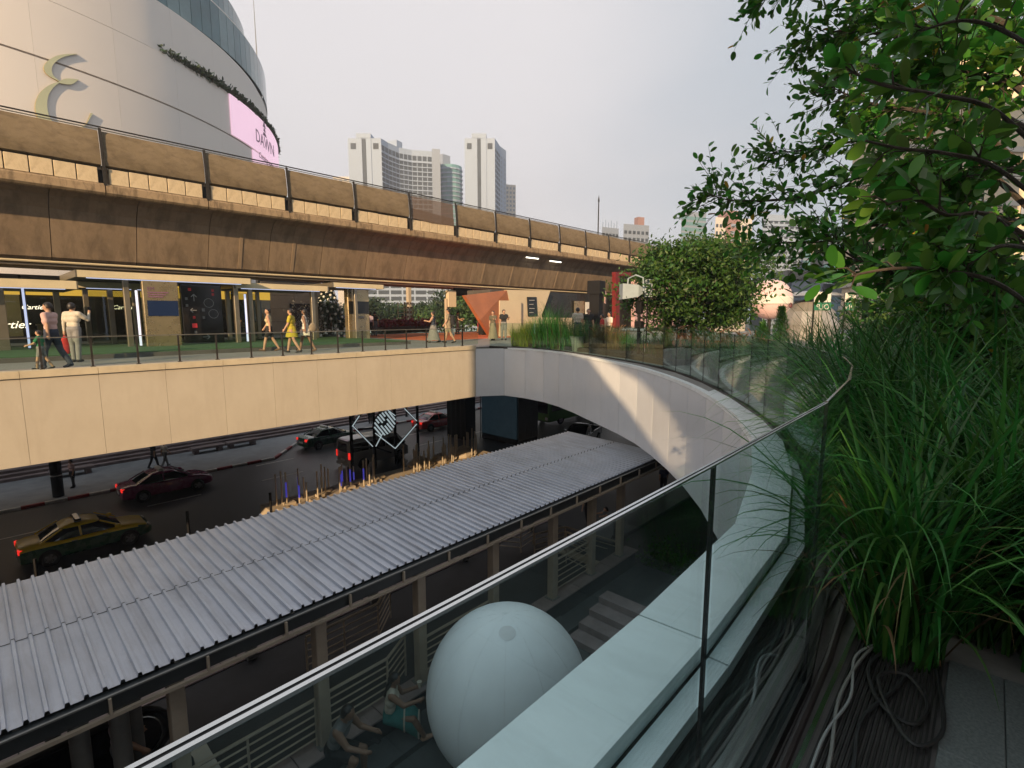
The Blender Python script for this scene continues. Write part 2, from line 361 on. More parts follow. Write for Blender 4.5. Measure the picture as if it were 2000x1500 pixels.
def text(name, body, matn, size, origin, xdir, ydir, parent=None, depth=.01, shear=0, align='CENTER'):
    cu = bpy.data.curves.new(name, 'FONT'); cu.body = body; cu.size = size; cu.extrude = depth; cu.align_x = align; cu.shear = shear; cu.resolution_u = 3
    o = bpy.data.objects.new(name, cu); COL.objects.link(o); bpy.context.view_layer.update()
    me = bpy.data.meshes.new_from_object(o.evaluated_get(bpy.context.evaluated_depsgraph_get())); bpy.data.objects.remove(o); me.name = name
    x = Vector(xdir).normalized(); y = Vector(ydir).normalized(); z = x.cross(y)
    me.transform(Matrix.Translation(Vector(origin)) @ Matrix((x, y, z)).transposed().to_4x4())
    me.materials.clear(); me.materials.append(M[matn]); return link(name, me, parent)

# ================================================================== SETTING
Z_ST = -8.8; Z_TER = -6.15; Z_PLAT = -5.7; SOFF = -2.25
b = MB(); b.box(-1200, 1600, -1200, 1600, -9.4, -8.95); tag(b.build('ground', 'ground'), kind='structure')
b = MB(); b.box(-60, 160, 11.8, 41.2, -8.94, Z_ST); road = tag(b.build('road', 'asphalt'), kind='structure')
def lane(x0, x1, y, w=.12):
    MB().box(x0, x1, y - w / 2, y + w / 2, Z_ST, Z_ST + .004).build('lane_line', 'paint_white', road)
for x in range(-6, 60, 6): lane(x, x + 2.6, 32.6)
for x in range(13, 60, 6): lane(x, x + 2.6, 36.2)
# far pavement with its bay, kerb stones painted red and white
pv = MB(); pv.prism([(-60, 37.1), (14.6, 37.1), (18.3, 41.0), (120, 41.0), (120, 44.2), (-60, 44.2)], -8.93, -8.66)
pav = tag(pv.build('pavement', 'pavement'), kind='structure')
kl = [Vector((-12 + .95 * i, 37.0, 0)) for i in range(28)]; kl += [Vector((14.6, 37.0, 0)).lerp(Vector((18.3, 40.9, 0)), i / 5) for i in range(6)] + [Vector((18.3 + .95 * i, 40.9, 0)) for i in range(1, 30)]
for i, (a, c) in enumerate(zip(kl, kl[1:])):
    if (c - a).length < .1: continue
    MB().bar(a.lerp(c, .01) + Vector((0, 0, -8.73)), a.lerp(c, .99) + Vector((0, 0, -8.73)), .18, .17).build('kerb_stone', 'paint_white' if i % 2 else 'paint_red', pav)
for k in range(3):
    MB().box(-30, 60, 43.2 + .45 * k, 43.2 + .45 * (k + 1) + (1.5 if k == 2 else 0), -8.66, -8.48 + .17 * k).build('step', 'kerb_grey', pav)
b = MB(); b.box(-60, 18, 45.6, 46.2, -9, SOFF); tag(b.build('podium_wall', 'shop_dark'), 'dark shop base behind the far pavement steps', 'wall')
# mid-level terrace and canopy platform
b = MB(); b.box(-30, 13.6, -8, 7.35, -9.2, Z_TER); b.box(13.6, 19, -8, 7.35, -9.2, -7.4); tag(b.build('terrace', 'terrace'), kind='structure')
b = MB(); b.box(-14, 13.4, 7.36, 11.3, -9.3, Z_PLAT); plat = tag(b.build('platform', 'platform'), kind='structure')
for i in range(18):
    MB().box(-13.5 + 1.5 * i, -12.02 + 1.5 * i, 7.30, 7.75, Z_PLAT, Z_PLAT + .03).build('edge_slab', 'kerb_grey', plat)
    MB().box(-13.5 + 1.5 * i, -12.02 + 1.5 * i, 10.75, 11.25, Z_PLAT, Z_PLAT + .03).build('edge_slab', 'kerb_grey', plat)
for i in range(7):
    MB().box(-12.8 + 3.2 * i, -9.63 + 3.2 * i, 6.72, 7.28, Z_TER, Z_TER + .12).build('step', 'terrace', plat)
    MB().box(-12.8 + 3.2 * i, -9.63 + 3.2 * i, 4.6, 6.70, Z_TER, Z_TER + .012).build('paving_slab', 'terrace', plat)
for k in range(4):
    MB().box(9.0 + .42 * k, 9.4 + .42 * k, 2.4, 6.6, Z_TER, Z_TER + .15 * (k + 1)).build('step', 'kerb_grey', plat)

# ---- plan curve of the opening (wall face)
WP = [(15.9, 17.1), (17.0, 16.35), (17.02, 15), (16.7, 13.5), (15.9, 11.8), (14.8, 10.0), (13.2, 7.5), (11.2, 5.35), (9.5, 3.9), (8.2, 3.0), (7.2, 2.4), (6.0, 1.85), (4.66, 1.43), (3.6, 1.18), (3.0, 1.10), (2.0, 1.10), (-14, 1.10)]
def crom(P, k=8):
    o = []
    for i in range(len(P) - 1):
        p0, p1, p2, p3 = [Vector(P[max(0, min(len(P) - 1, j))]) for j in (i - 1, i, i + 1, i + 2)]
        for t in range(k):
            t /= k; o.append(.5 * ((2 * p1) + (p2 - p0) * t + (2 * p0 - 5 * p1 + 4 * p2 - p3) * t * t + (3 * p1 - p0 - 3 * p2 + p3) * t ** 3))
    return o + [Vector(P[-1])]
def resample(P, step, first=None):
    o = [P[0]]; acc = 0; need = first or step
    for a, c in zip(P, P[1:]):
        L = (c - a).length; pos = 0
        while acc + (L - pos) >= need:
            pos += need - acc; o.append(a.lerp(c, pos / L)); acc = 0; need = step
        acc += L - pos
    if (o[-1] - P[-1]).length > .05: o.append(P[-1])
    return o
curve = crom([Vector(p) for p in WP[1:-1]], 10) + [Vector(WP[-1])]
def nrm(a, c): d = (c - a).normalized(); return Vector((-d.y, d.x))
def offset(P, o):
    r = []
    for i, p in enumerate(P):
        n = nrm(P[max(i - 1, 0)], P[min(i + 1, len(P) - 1)]); r.append(p + n * o)
    return r
# plaza deck: the bridge, the part beyond the curved end and the near side
dk = MB(); dk.box(-45, 17.0, 17.2, 40.5, SOFF + .05, 0); dk.box(17.0, 46, 17.2, 36.6, SOFF + .05, 0)
back = offset(curve, .10)
bk = [p for p in back if p.y > 1.0]; bk = [Vector((17.12, 17.2))] + bk[:-1] + [Vector((3.0, 1.0))]
for a, c in zip(bk, bk[1:]):
    if a.y - c.y < 1e-4: continue
    dk.prism([(a.x, a.y), (c.x, c.y), (75, c.y), (75, a.y)], SOFF + .05, -.30 if max(a.x, c.x) < 9.6 and max(a.y, c.y) < 4.2 else 0)
deck = tag(dk.build('plaza_floor', 'deck'), kind='structure')
dk = MB(); dk.box(-45, 75, .48, .999, SOFF + .05, -.30); dk.box(-45, 75, -45, .479, SOFF + .05, -.02)
tag(dk.build('plaza_floor', 'concrete'), kind='structure')

# ---- cladding of the opening: bridge fascia and curved wall, panel by panel
sof = MB(); sof.box(-45, 17, 17.22, 40.4, SOFF - .01, SOFF + .04); sof.box(17.01, 45.9, 17.22, 36.5, SOFF - .01, SOFF + .04); tag(sof.build('deck_soffit', 'soffit_white'), kind='structure')
fas = thing('bridge_fascia', 'long straight cream panelled side of the footbridge over the street', 'bridge', (0, 0, 0))
x = -11.13
while x < 15.5:
    x1 = min(x + 1.5, 15.9)
    if 15.9 - x1 < .6: x1 = 15.9
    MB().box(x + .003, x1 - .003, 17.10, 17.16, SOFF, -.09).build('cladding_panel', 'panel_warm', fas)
    MB().box(x + .004, x1 - .004, 17.05, 17.42, -.085, .085).build('coping_stone', 'coping_cream', fas); x = x1
MB().box(-11.2, 15.9, 17.17, 17.195, SOFF, -.1).build('backing', 'joint_tan', fas)
cw = thing('curved_wall', 'curved white panelled wall round the end of the opening', 'wall', (0, 0, 0))
pts = [Vector((15.9, 17.1)), Vector((17.0, 16.35))] + resample(curve, 1.27)[1:]
for a, c in zip(pts, pts[1:]):
    n = nrm(a, c); d = (c - a).normalized() * .005
    p = [a + d, c - d, c - d + n * .05, a + d + n * .05]
    MB().prism([(q.x, q.y) for q in p], SOFF, -.06).build('cladding_panel', 'panel', cw)
    p = [a + n * .06, c + n * .06, c + n * .09, a + n * .09]
    MB().prism([(q.x, q.y) for q in p], SOFF, -.08).build('backing', 'joint_tan', cw)
# ledge of white coping stones and the narrower inner strip
led = resample(list(reversed(curve)), 1.43, .35)
o1 = offset(led, -.31); o2 = offset(led, -.325); o3 = offset(led, -.41); lo = offset(led, .012)
for i in range(len(led) - 1):
    a, c = lo[i], lo[i + 1]; e, f = o1[i + 1], o1[i]; d = (c - a).normalized() * .006
    q = [(a + d), (c - d), (e - d), (f + d)]
    MB().slab([(q[0].x, q[0].y, -.012), (q[1].x, q[1].y, -.012), (q[2].x, q[2].y, .0), (q[3].x, q[3].y, .0)], (0, 0, -.075)).build('coping_stone', 'coping', cw)
    if 0 < led[i].y < 2.9:
        q = [o2[i] + d, o2[i + 1] - d, o3[i + 1] - d, o3[i] + d]
        MB().slab([(p.x, p.y, -.07) for p in q], (0, 0, -.06)).build('inner_strip', 'coping', cw)
    ob_ = offset(led, -.06); q = [ob_[i], ob_[i + 1], o3[i + 1], o3[i]]
    MB().slab([(p.x, p.y, -.132 if led[i].y < 2.9 else -.09) for p in q], (0, 0, -.05)).build('bedding', 'sealant', cw)

# ---- glass balustrade around the opening
GP = [(1.06, .405), (2.12, .415), (2.95, .49), (3.8, .62), (4.55, .80), (5.25, 1.09), (6.67, 1.74), (8.2, 2.65), (9.9, 3.78), (11.5, 5.05), (12.93, 6.45), (14.3, 8.4), (15.6, 10.7), (16.6, 12.8), (17.2, 14.6), (17.42, 16.2), (16.9, 17.2)]
gl = thing('glass_balustrade', 'frameless clear glass balustrade curving round the opening', 'balustrade')
def pane(a, c, z0, z1, th, m, par, nm='glass_pane', gap=.006):
    d = (c - a).normalized(); n = Vector((-d.y, d.x)) * th / 2; a = a + d * gap; c = c - d * gap
    return MB().prism([(a.x - n.x, a.y - n.y), (c.x - n.x, c.y - n.y), (c.x + n.x, c.y + n.y), (a.x + n.x, a.y + n.y)], z0, z1).build(nm, m, par)
near = [Vector((-4.9, .40)), Vector((-2.9, .40)), Vector((-.92, .40)), Vector((1.06, .405)), Vector((2.12, .415))]
nv = gl
for i, (a, c) in enumerate(zip(near, near[1:])):
    pane(a, c, -.06, 1.088, .016, 'glass_near', nv)
    d = (c - a).normalized(); n = Vector((-d.y, d.x))
    for sgn in (-1, 1): MB().bar((a + n * .0044 * sgn).to_3d() + Vector((0, 0, 1.0905)), (c + n * .0044 * sgn).to_3d() + Vector((0, 0, 1.0905)), .0048, .004).build('edge_strip', 'chrome', nv)
    MB().bar(a.to_3d() + Vector((0, 0, 1.090)), c.to_3d() + Vector((0, 0, 1.090)), .0036, .003).build('edge_strip', 'rubber', nv)
    MB().bar(c.to_3d() + Vector((0, 0, -.05)), c.to_3d() + Vector((0, 0, 1.089)), .007, .013).build('joint_seal', 'rubber', nv)
farp = [Vector(p) for p in GP[1:]]
fine = []
for a, c in zip(farp, farp[1:]):
    k = max(1, round((c - a).length / 1.15)); fine += [a.lerp(c, j / k) for j in range(k)]
fine.append(farp[-1])
for i, (a, c) in enumerate(zip(fine, fine[1:])):
    pane(a, c, -.06, 1.09, .014, 'glass_far', gl)
    MB().bar(a.to_3d() + Vector((0, 0, 1.093)), c.to_3d() + Vector((0, 0, 1.093)), .008, .004).build('edge_strip', 'chrome', gl)
    MB().bar(a.to_3d() + Vector((0, 0, -.05)), a.to_3d() + Vector((0, 0, 1.088)), .010, .018).build('joint_seal', 'rubber', gl)
# channel that holds the glass
for a, c in zip(near + fine[1:], near[1:] + fine[1:][1:]):
    n = nrm(a, c)
    for o in (-.02, .02): MB().bar((a + n * o).to_3d() + Vector((0, 0, -.02)), (c + n * o).to_3d() + Vector((0, 0, -.02)), .008, .10).build('channel', 'grate', gl)
bg_ = thing('bridge_balustrade', 'low glass balustrade with thin dark posts along the footbridge edge', 'balustrade')
for k in range(-9, 15):
    x = 1.31 + k * .998
    pane(Vector((x + .03, 17.30)), Vector((x + .97, 17.30)), .12, .845, .012, 'glass_bridge', bg_)
    MB().bar((x, 17.30, .08), (x, 17.30, .86), .03, .045).build('post', 'steel_dark', bg_)
    MB().box(x - .05, x + .05, 17.25, 17.35, .085, .10).build('base_plate', 'steel_dark', bg_)
MB().bar((-7.7, 17.30, .872), (15.35, 17.30, .872), .045, .025).build('handrail', 'steel_rail', bg_)
MB().bar((15.3, 17.30, .08), (15.3, 17.30, .86), .03, .045).build('post', 'steel_dark', bg_)

# ---- elevated railway viaduct
via = thing('railway_viaduct', 'elevated concrete railway viaduct with brown barrier panels', 'viaduct')
sec = [(27.42, 6.66), (27.42, 6.38), (27.95, 6.20), (28.35, 5.75), (29.05, 3.86), (29.25, 3.72), (34.75, 3.72), (34.95, 3.86), (35.65, 5.75), (36.05, 6.20), (36.6, 6.38), (36.6, 6.66)]
me = MB(); L = 2.90
me.loft([[(0, p[0], p[1]) for p in sec], [(.015, p[0], p[1] + .0) for p in sec], [(L - .015, p[0], p[1]) for p in sec], [(L, p[0], p[1]) for p in sec]])
seg = me.mesh('girder_segment', 'viaduct')
for k in range(-9, 34):
    o = link('girder_segment', seg, via, (k * 2.93, 0, 0))
# webs carry slightly proud ribs of casting joints
rib = MB(); rib.loft([[(0, p[0] - .03, p[1]) for p in sec[2:5]] + [(0, p[0] + .02, p[1]) for p in sec[4:1:-1]], [(.16, p[0] - .03, p[1]) for p in sec[2:5]] + [(.16, p[0] + .02, p[1]) for p in sec[4:1:-1]]])
ribm = rib.mesh('casting_rib', 'viaduct')
for k in (-1, 3, 4, 9, 10, 11, 12, 13): link('casting_rib', ribm, via, (k * 2.93 + 1.1 + .35 * math.sin(k * 7), 0, 0))
beam = MB(); bp_ = [(27.0, 6.42), (27.08, 6.34), (27.40, 6.34), (27.40, 6.80), (27.12, 6.80), (27.0, 6.70)]
beam.loft([[(.012, *p) for p in bp_], [(3.75, *p) for p in bp_]]); beamm = beam.mesh('edge_beam', 'edge_beam')
bar_ = MB(); prof = [(27.20, 7.46), (27.07, 7.52), (27.03, 7.72), (27.06, 8.05), (27.10, 8.40), (27.16, 8.75), (27.24, 8.88)]
bar_.loft([[(.062, y, z) for y, z in prof] + [(.062, y + .05, z) for y, z in reversed(prof)], [(3.715, y, z) for y, z in prof] + [(3.715, y + .05, z) for y, z in reversed(prof)]])
barm = bar_.mesh('barrier_panel', 'barrier', smooth=True)
tile = MB(); tile.bbox(0, .655, 0, .05, 6.80, 7.40, .012); tilem = tile.mesh('base_tile', 'tilepanel')
post = MB(); post.bar((0, 27.02, 6.70), (0, 27.02, 8.0), .10, .06, (0, 1, 0)); post.bar((0, 27.02, 7.95), (0, 27.14, 8.95), .10, .06, (0, 1, 0)); post.box(-.13, -.10, 27.0, 27.06, 7.3, 7.42); post.box(.10, .13, 27.0, 27.06, 7.3, 7.42)
postm = post.mesh('barrier_post', 'steel_dark')
m = bpy.data.materials.new('net'); m.use_nodes = True; M['net'] = m
_n = m.node_tree.nodes; _tr = _n.new('ShaderNodeBsdfTransparent'); _mx = _n.new('ShaderNodeMixShader'); _mx.inputs[0].default_value = .55
_n['Principled BSDF'].inputs['Base Color'].default_value = (.16, .11, .08, 1); _n['Principled BSDF'].inputs['Roughness'].default_value = .9
m.node_tree.links.new(_tr.outputs[0], _mx.inputs[1]); m.node_tree.links.new(_n['Principled BSDF'].outputs[0], _mx.inputs[2]); m.node_tree.links.new(_mx.outputs[0], _n['Material Output'].inputs[0])
for k in range(-4, 17):
    x = 4.62 + 3.78 * k
    link('edge_beam', beamm, via, (x, random.uniform(-.006, .006), 0))
    link('barrier_post', postm, via, (x, 0, 0))
    if k == 4:
        MB().slab([(x + .15, 27.10, 7.48), (x + 3.6, 27.10, 7.4), (x + 3.6, 27.2, 8.85), (x + .15, 27.2, 8.85)], (0, .01, 0)).build('netting', 'net', via)
        MB().slab([(x + .15, 27.07, 7.48), (x + 1.7, 27.05, 7.36), (x + 3.6, 27.07, 7.42), (x + 3.6, 27.12, 7.9), (x + 1.8, 27.1, 8.0), (x + .15, 27.12, 8.1)], (0, .01, 0)).build('netting', 'net', via)
    else: link('barrier_panel', barm, via, (x, random.uniform(-.012, .012), random.uniform(-.012, .012)))
    for j in range(5): link('base_tile', tilem, via, (x + .16 + .69 * j, 27.08 + random.uniform(-.008, .008), random.uniform(-.01, .01)))
MB().box(-11, 68, 27.2, 27.3, 6.7, 7.5).build('backing', 'steel_dark', via)
MB().tube([(-11, 27.2, 9.02), (68, 27.2, 9.02)], .03, 6).build('handrail', 'steel_dark', via)
MB().tube([(-11, 27.24, 8.93), (68, 27.24, 8.93)], .022, 6).build('handrail', 'steel_rail', via)
MB().box(-11, 68, 27.45, 36.5, 6.67, 7.0).build('track_bed', 'concrete', via)
MB().tube([(-20, 29.0, 3.66), (80, 29.0, 3.66)], .05, 6).build('conduit', 'pav_cream', via)
MB().tube([(-20, 29.15, 3.53), (80, 29.15, 3.53)], .035, 6).build('conduit', 'beige_paint', via)
for x in (-16, 62):
    MB().bbox(x - 1, x + 1, 30.8, 33.2, -8.9, 3.77, .2).build('pier', 'viaduct', via)
for i, (u, v, w) in enumerate(((1040, 504, 'first'), (1085, 511, 'second'))):
    p = PN(u, v, 27.9)
    t = thing('tube_lamp', f'lit fluorescent tube under the viaduct edge, {["nearer", "farther"][i]} of the pair', 'lamp', p, group='tube lamps under the viaduct')
    MB().bar((-.75, 0, 0), (.75, 0, 0), .09, .07).build('tube', 'lamp_tube', t); MB().box(-.8, .8, -.06, .06, .04, .12).build('housing', 'post_grey', t)
    MB().bar((-.5, 0, .1), (-.5, .1, .4), .02).build('bracket', 'steel_dark', t); MB().bar((.5, 0, .1), (.5, .1, .4), .02).build('bracket', 'steel_dark', t)

# ---- unseen walls and a block added behind the camera to shape the sunlight
_e = Vector((math.cos(SUN_AZ), math.sin(SUN_AZ), 0)); _w = Vector((math.sin(SUN_AZ), -math.cos(SUN_AZ), 0)); TS = math.tan(SUN_EL)
def shade(poly, nm, label, a=-14, th=.4):
    q = [_e * a + _w * w + Vector((0, 0, h - TS * a)) for w, h in poly]
    return tag(MB().slab(q, -_e * th).build(nm, 'stone_wall'), label, 'wall')
shade([(-7.75, -14), (.95, -14), (.9, 1.3), (.85, 1.38), (.36, 2.2), (-.5, 3.6), (-1.3, 4.72), (-2.04, 5.8), (-4.35, 7.3), (-5.6, 7.4), (-7.75, 8.6)], 'shade_wall', 'lower added shade wall with a sloping edge behind the viewer')
shade([(.95, -14), (70, -14), (70, 8), (9, 8), (9, 3.9), (1.65, 3.9), (1.65, 6.5), (-1.5, 6.6), (-2.6, 14), (-7.75, 14), (-7.75, 10.8), (-4.2, 9.0), (-1.42, 5.64), (-.18, 4.45), (.47, 3.42), (.86, 2.5), (.9, 1.3)], 'shade_wall', 'upper added shade wall above the sun slit behind the viewer')
shade([(-40, -35), (-7.75, -35), (-7.75, 4.32), (-13.9, .57), (-14.0, -.6), (-16.9, -2.0), (-40, -15.4)], 'shade_wall_low', 'long added shade wall with a sloping top, unseen behind the viewer')  # added out of view to keep sun off the canopy and street
wg = MB(); wg.box(-3, 20, -40, -14.5, -.02, 44)  # unseen block added to cut skylight on the near side
mw = tag(wg.build('shade_block', 'stone_wall'), 'tall plain block added unseen to the right of the viewer for shade', 'building')
for k_ in range(10): MB().box(-3, 20, -14.48, -14.35, 3 + 4.4 * k_, 5.4 + 4.4 * k_).build('window_band', 'curtain_glass', mw)

# ================================================================== BUILDINGS
# ---- round white shopping centre with the gold emblem
EC = Vector((-2.8, 97.0)); ER = 41.1
mall = thing('shopping_centre', 'round white shopping centre with teal glass upper storeys', 'building')
def arc(phi, r): p = R(phi); return Vector((EC.x + r * math.sin(p), EC.y - r * math.cos(p)))
def apanel(p0, p1, r, th, z0, z1, nm, m, par, gap=.0, r1=None):
    g = gap; r1 = r1 or r
    a, c, d, e = arc(p0 + g, r), arc(p1 - g, r1), arc(p1 - g, r1 - th), arc(p0 + g, r - th)
    return MB().prism([tuple(a), tuple(c), tuple(d), tuple(e)], z0, z1).build(nm, m, par)
def rup(phi): return ER - 1.1 * min(1, max(0, (phi - 25) / 30))
def curved_panel(p0, p1, rf, th, z0, z1, nm, m, par):
    """one smoothly bent cladding panel following the drum"""
    rg_ = []
    for q_ in np.linspace(p0, p1, 9):
        r_ = rf(q_); o_, i_ = arc(q_, r_), arc(q_, r_ - th); rg_.append([(o_.x, o_.y, z0), (o_.x, o_.y, z1), (i_.x, i_.y, z1), (i_.x, i_.y, z0)])
    return MB().loft(rg_).build(nm, m, par, smooth=True)
for i in range(16):
    p0 = -20 + 8.1 * i + .008; p1 = -20 + 8.1 * (i + 1) - .008; full = lambda q_: ER
    for z0, z1 in ((-8, 13.9), (14.0, 21.62), (21.78, 26.3)): curved_panel(p0, p1, full, .3, z0, z1, 'facade_panel', 'mall_white', mall)
    curved_panel(p0, p1, rup, .3, 26.33, 30.95, 'facade_panel', 'mall_white', mall)
    curved_panel(p0, p1, lambda q_: ER - 1.3, .2, 30.9, 31.5, 'recess', 'black', mall); curved_panel(p0, p1, lambda q_: ER - .1, .1, 21.6, 21.8, 'seam', 'mall_seam', mall)
for i in range(60):
    p0 = -20 + 2.15 * i; p1 = p0 + 2.15
    apanel(p0, p1, ER - 1.0, .12, 31.5, 35.6, 'glass_pane', ['curtain_glass', 'curtain_glass_pale'][(i * 7) % 5 in (1, 3)], mall, .045)
    if p1 < 62: apanel(p0, p1, ER - 3.2, .12, 36.0, 40.5, 'glass_pane', ['curtain_glass', 'curtain_glass_pale'][(i * 3) % 5 == 1], mall, .045)
apc = MB()
apc.prism([tuple(arc(p, ER - 1.2)) for p in range(-22, 112, 4)] + [(40, 130), (-30, 130)], 35.65, 35.95); apc.prism([tuple(arc(p, ER - .6)) for p in range(-22, 112, 4)] + [(40, 130), (-30, 130)], 26.2, 26.32)
apc.build('floor_slab', 'mall_white', mall)
MB().prism([tuple(arc(p, ER - 1.6)) for p in range(-22, 112, 4)] + [(40, 130), (-30, 130)], 31.0, 35.6).build('core', 'shop_dark', mall)
MB().prism([tuple(arc(p, ER - .45)) for p in range(-22, 112, 4)] + [(40, 130), (-30, 130)], -8, 26).build('core', 'soffit', mall)
# narrow planting along the ledge
def leaf_cloud(name, centers, size, matn, parent=None, seed=1, asp=.5, up=.3, loc=None):
    """many small folded leaves at the given points; one mesh"""
    g = np.random.default_rng(seed); P = np.asarray(centers, float); n = len(P)
    d = g.normal(size=(n, 3)); d[:, 2] += up; d /= np.linalg.norm(d, axis=1)[:, None]
    t = np.cross(d, g.normal(size=(n, 3))); t /= np.linalg.norm(t, axis=1)[:, None] + 1e-9; nn = np.cross(d, t)
    s = (size * g.uniform(.6, 1.35, n))[:, None]; w = s * asp
    a = P; tip = P + d * s; l1 = P + d * s * .3 + t * w * .42 + nn * w * .12; r1 = P + d * s * .3 - t * w * .42 + nn * w * .12
    l2 = P + d * s * .68 + t * w * .38 + nn * w * .12; r2 = P + d * s * .68 - t * w * .38 + nn * w * .12; mid = P + d * s * .55
    V = np.stack([a, l1, l2, tip, r2, r1, mid], 1).reshape(-1, 3)
    base = np.arange(n) * 7
    F = np.concatenate([np.stack([base, base + 1, base + 6], 1), np.stack([base + 1, base + 2, base + 6], 1), np.stack([base + 2, base + 3, base + 6], 1), np.stack([base + 3, base + 4, base + 6], 1), np.stack([base + 4, base + 5, base + 6], 1), np.stack([base + 5, base, base + 6], 1)])
    me = bpy.data.meshes.new(name); me.vertices.add(len(V)); me.vertices.foreach_set('co', V.ravel()); me.loops.add(F.size); me.loops.foreach_set('vertex_index', F.ravel().astype(np.int32))
    me.polygons.add(len(F)); me.polygons.foreach_set('loop_start', np.arange(0, F.size, 3, dtype=np.int32)); me.polygons.foreach_set('loop_total', np.full(len(F), 3, dtype=np.int32))
    me.materials.append(M[matn]); me.update(); me.validate()
    return link(name, me, parent, loc)
g_ = np.random.default_rng(3); pp = []
for phi in np.arange(26, 100, .12):
    k = int(14 * min(1, (phi - 24) / 10))
    for _ in range(k):
        q = arc(phi + g_.uniform(-.1, .1), ER + g_.uniform(-.5, .18)); pp.append((q.x, q.y, 26.35 + abs(g_.normal(0, .28))))
tag(leaf_cloud('ledge_planting', pp, .42, 'leaf_dark', seed=4), 'narrow green planting along the ledge of the round mall', 'hedge')
# emblem
pl0 = arc(12, ER + .26); pn = Vector((math.sin(R(12)), -math.cos(R(12)), 0))
def onpl(zx, zy):
    r = Vector(ray(zx / 3.3333, zy / 3.3333)); o = Vector((0, 0, CAM_H)); t = (pl0.to_3d() - o).dot(pn) / r.dot(pn); q_ = o + r * t; d_ = (q_.xy - EC).normalized() * (ER + .15); return Vector((EC.x + d_.x, EC.y + d_.y, q_.z))
em = thing('wall_emblem', 'gold curved letter emblem on the white mall wall', 'sign')
def stroke(outer, inner, nm):
    k = 6
    def dense(P):
        c = crom([Vector((*p, 0)) for p in P], k); return [onpl(p.x, p.y) for p in c]
    a = dense(outer); c = dense(inner); dp = -pn * .14
    m_ = MB()
    for i in range(len(a) - 1):
        m_._add([a[i], a[i + 1], c[i + 1], c[i]], [(0, 1, 2, 3)])
    m_.cur = 1
    for L_ in (a, c):
        for i in range(len(L_) - 1): m_._add([L_[i], L_[i + 1], L_[i + 1] + dp, L_[i] + dp], [(0, 1, 2, 3)])
    m_.build(nm, ['gold_face', 'gold'], em)
stroke([(515, 345), (400, 353), (330, 383), (290, 432), (312, 482), (390, 527)], [(513, 347), (425, 366), (368, 400), (342, 442), (352, 488), (392, 523)], 'upper_stroke')
stroke([(388, 527), (440, 508), (522, 513)], [(390, 538), (470, 546), (520, 516)], 'tongue')
stroke([(390, 528), (318, 556), (258, 612), (233, 690), (252, 770), (310, 835), (400, 868), (500, 858), (565, 812), (603, 732)], [(394, 534), (350, 570), (318, 625), (312, 695), (330, 765), (372, 815), (430, 838), (510, 832), (575, 800), (618, 734)], 'lower_stroke')
# pink screen
scr = thing('led_screen', 'pink advertising screen wrapped round the mall corner', 'screen')
for i in range(20):
    p0 = 39 + 2.4 * i; apanel(p0, p0 + 2.4, ER + .18, .12, 21.85, 26.2, 'screen_panel', 'led_pink', scr, .006)
    if i > 2: apanel(p0 - 1, p0 + 1.4, ER + .18, .12, 14.4, 21.6, 'screen_panel', 'led_pink', scr, .006)
ph = 50; tx = Vector((math.cos(R(ph)), math.sin(R(ph)), 0)); ac = arc(ph, ER + .42)
def stext(s_, size, z, sh=0, nm='lettering'): return text(nm, s_, 'letter_dark', size, (ac.x, ac.y, z), tx, (0, 0, 1), scr, .01, sh)
stext('DAWN', 2.1, 22.7); stext('Coming soon', 1.0, 21.0, .3); stext('for more information', .66, 19.7)
mk = MB()
for k, (w_, z_) in enumerate(((.75, 24.25), (.45, 24.8), (.6, 25.3), (.3, 25.75))): mk.slab([tuple((ac + tx.xy * q).to_3d() + Vector((0, 0, zz))) for q, zz in ((-w_, z_), (w_, z_), (w_ * .3, z_ + .4), (-w_ * .5, z_ + .45))], (0, 0.02, 0))
mk.build('logo', 'letter_dark', scr)
p = PD(502, 115, 118); tag(MB().tube([p + Vector((0, 0, -9)), p + Vector((0, 0, -2)), p + Vector((0, 0, 11.6))], [.16, .12, .05], 6).build('antenna_mast', 'post_grey'), 'thin antenna mast rising beside the round mall', 'mast')

# ---- distant towers
def tower(name, label, plan, v_top, dback, matn, z_bot=-9):
    """plan: (u, depth) points of the visible front, left to right; v_top is the roof pixel at the first point"""
    t = thing(name, label, 'building')
    fr = [PD(u, 618, d) for u, d in plan]; zt = PD(plan[0][0], v_top, plan[0][1]).z
    bk_ = [PD(u, 618, d + dback) for u, d in (plan[-1], plan[0])]
    MB().prism([(p.x, p.y) for p in fr + bk_], z_bot, zt).build('wall', matn, t)
    return t, fr, zt
def windows(t, a, c, zt, cols, floors, fh, ww=.7, wh=.6, matn='tower_win', top=1., proud=.15, inset=.0, x0=0., x1=1.):
    d = (c - a).xy; L_ = d.length; d = d.normalized(); n = Vector((d.y, -d.x)); a = a.xy; cw_ = L_ * (x1 - x0) / cols
    me = MB().box(-cw_ * ww / 2, cw_ * ww / 2, -proud, .05, 0, fh * wh).mesh('window', matn); ang = math.atan2(d.y, d.x)
    for f in range(floors):
        for k in range(cols):
            q = a + d * (L_ * x0 + cw_ * (k + .5)); link('window', me, t, (q.x, q.y, zt - top - fh * (f + 1) + fh * (1 - wh) / 2), ang)
def bands(t, a, c, zt, floors, fh, th, matn, top=1., proud=.5, nm='floor_band'):
    d = (c - a).xy; L_ = d.length; d.normalize(); ang = math.atan2(d.y, d.x)
    me = MB().box(0, L_, -proud, .1, 0, th).mesh(nm, matn)
    for f in range(floors): link(nm, me, t, (a.x, a.y, zt - top - fh * f - th), ang)
D0 = 330.
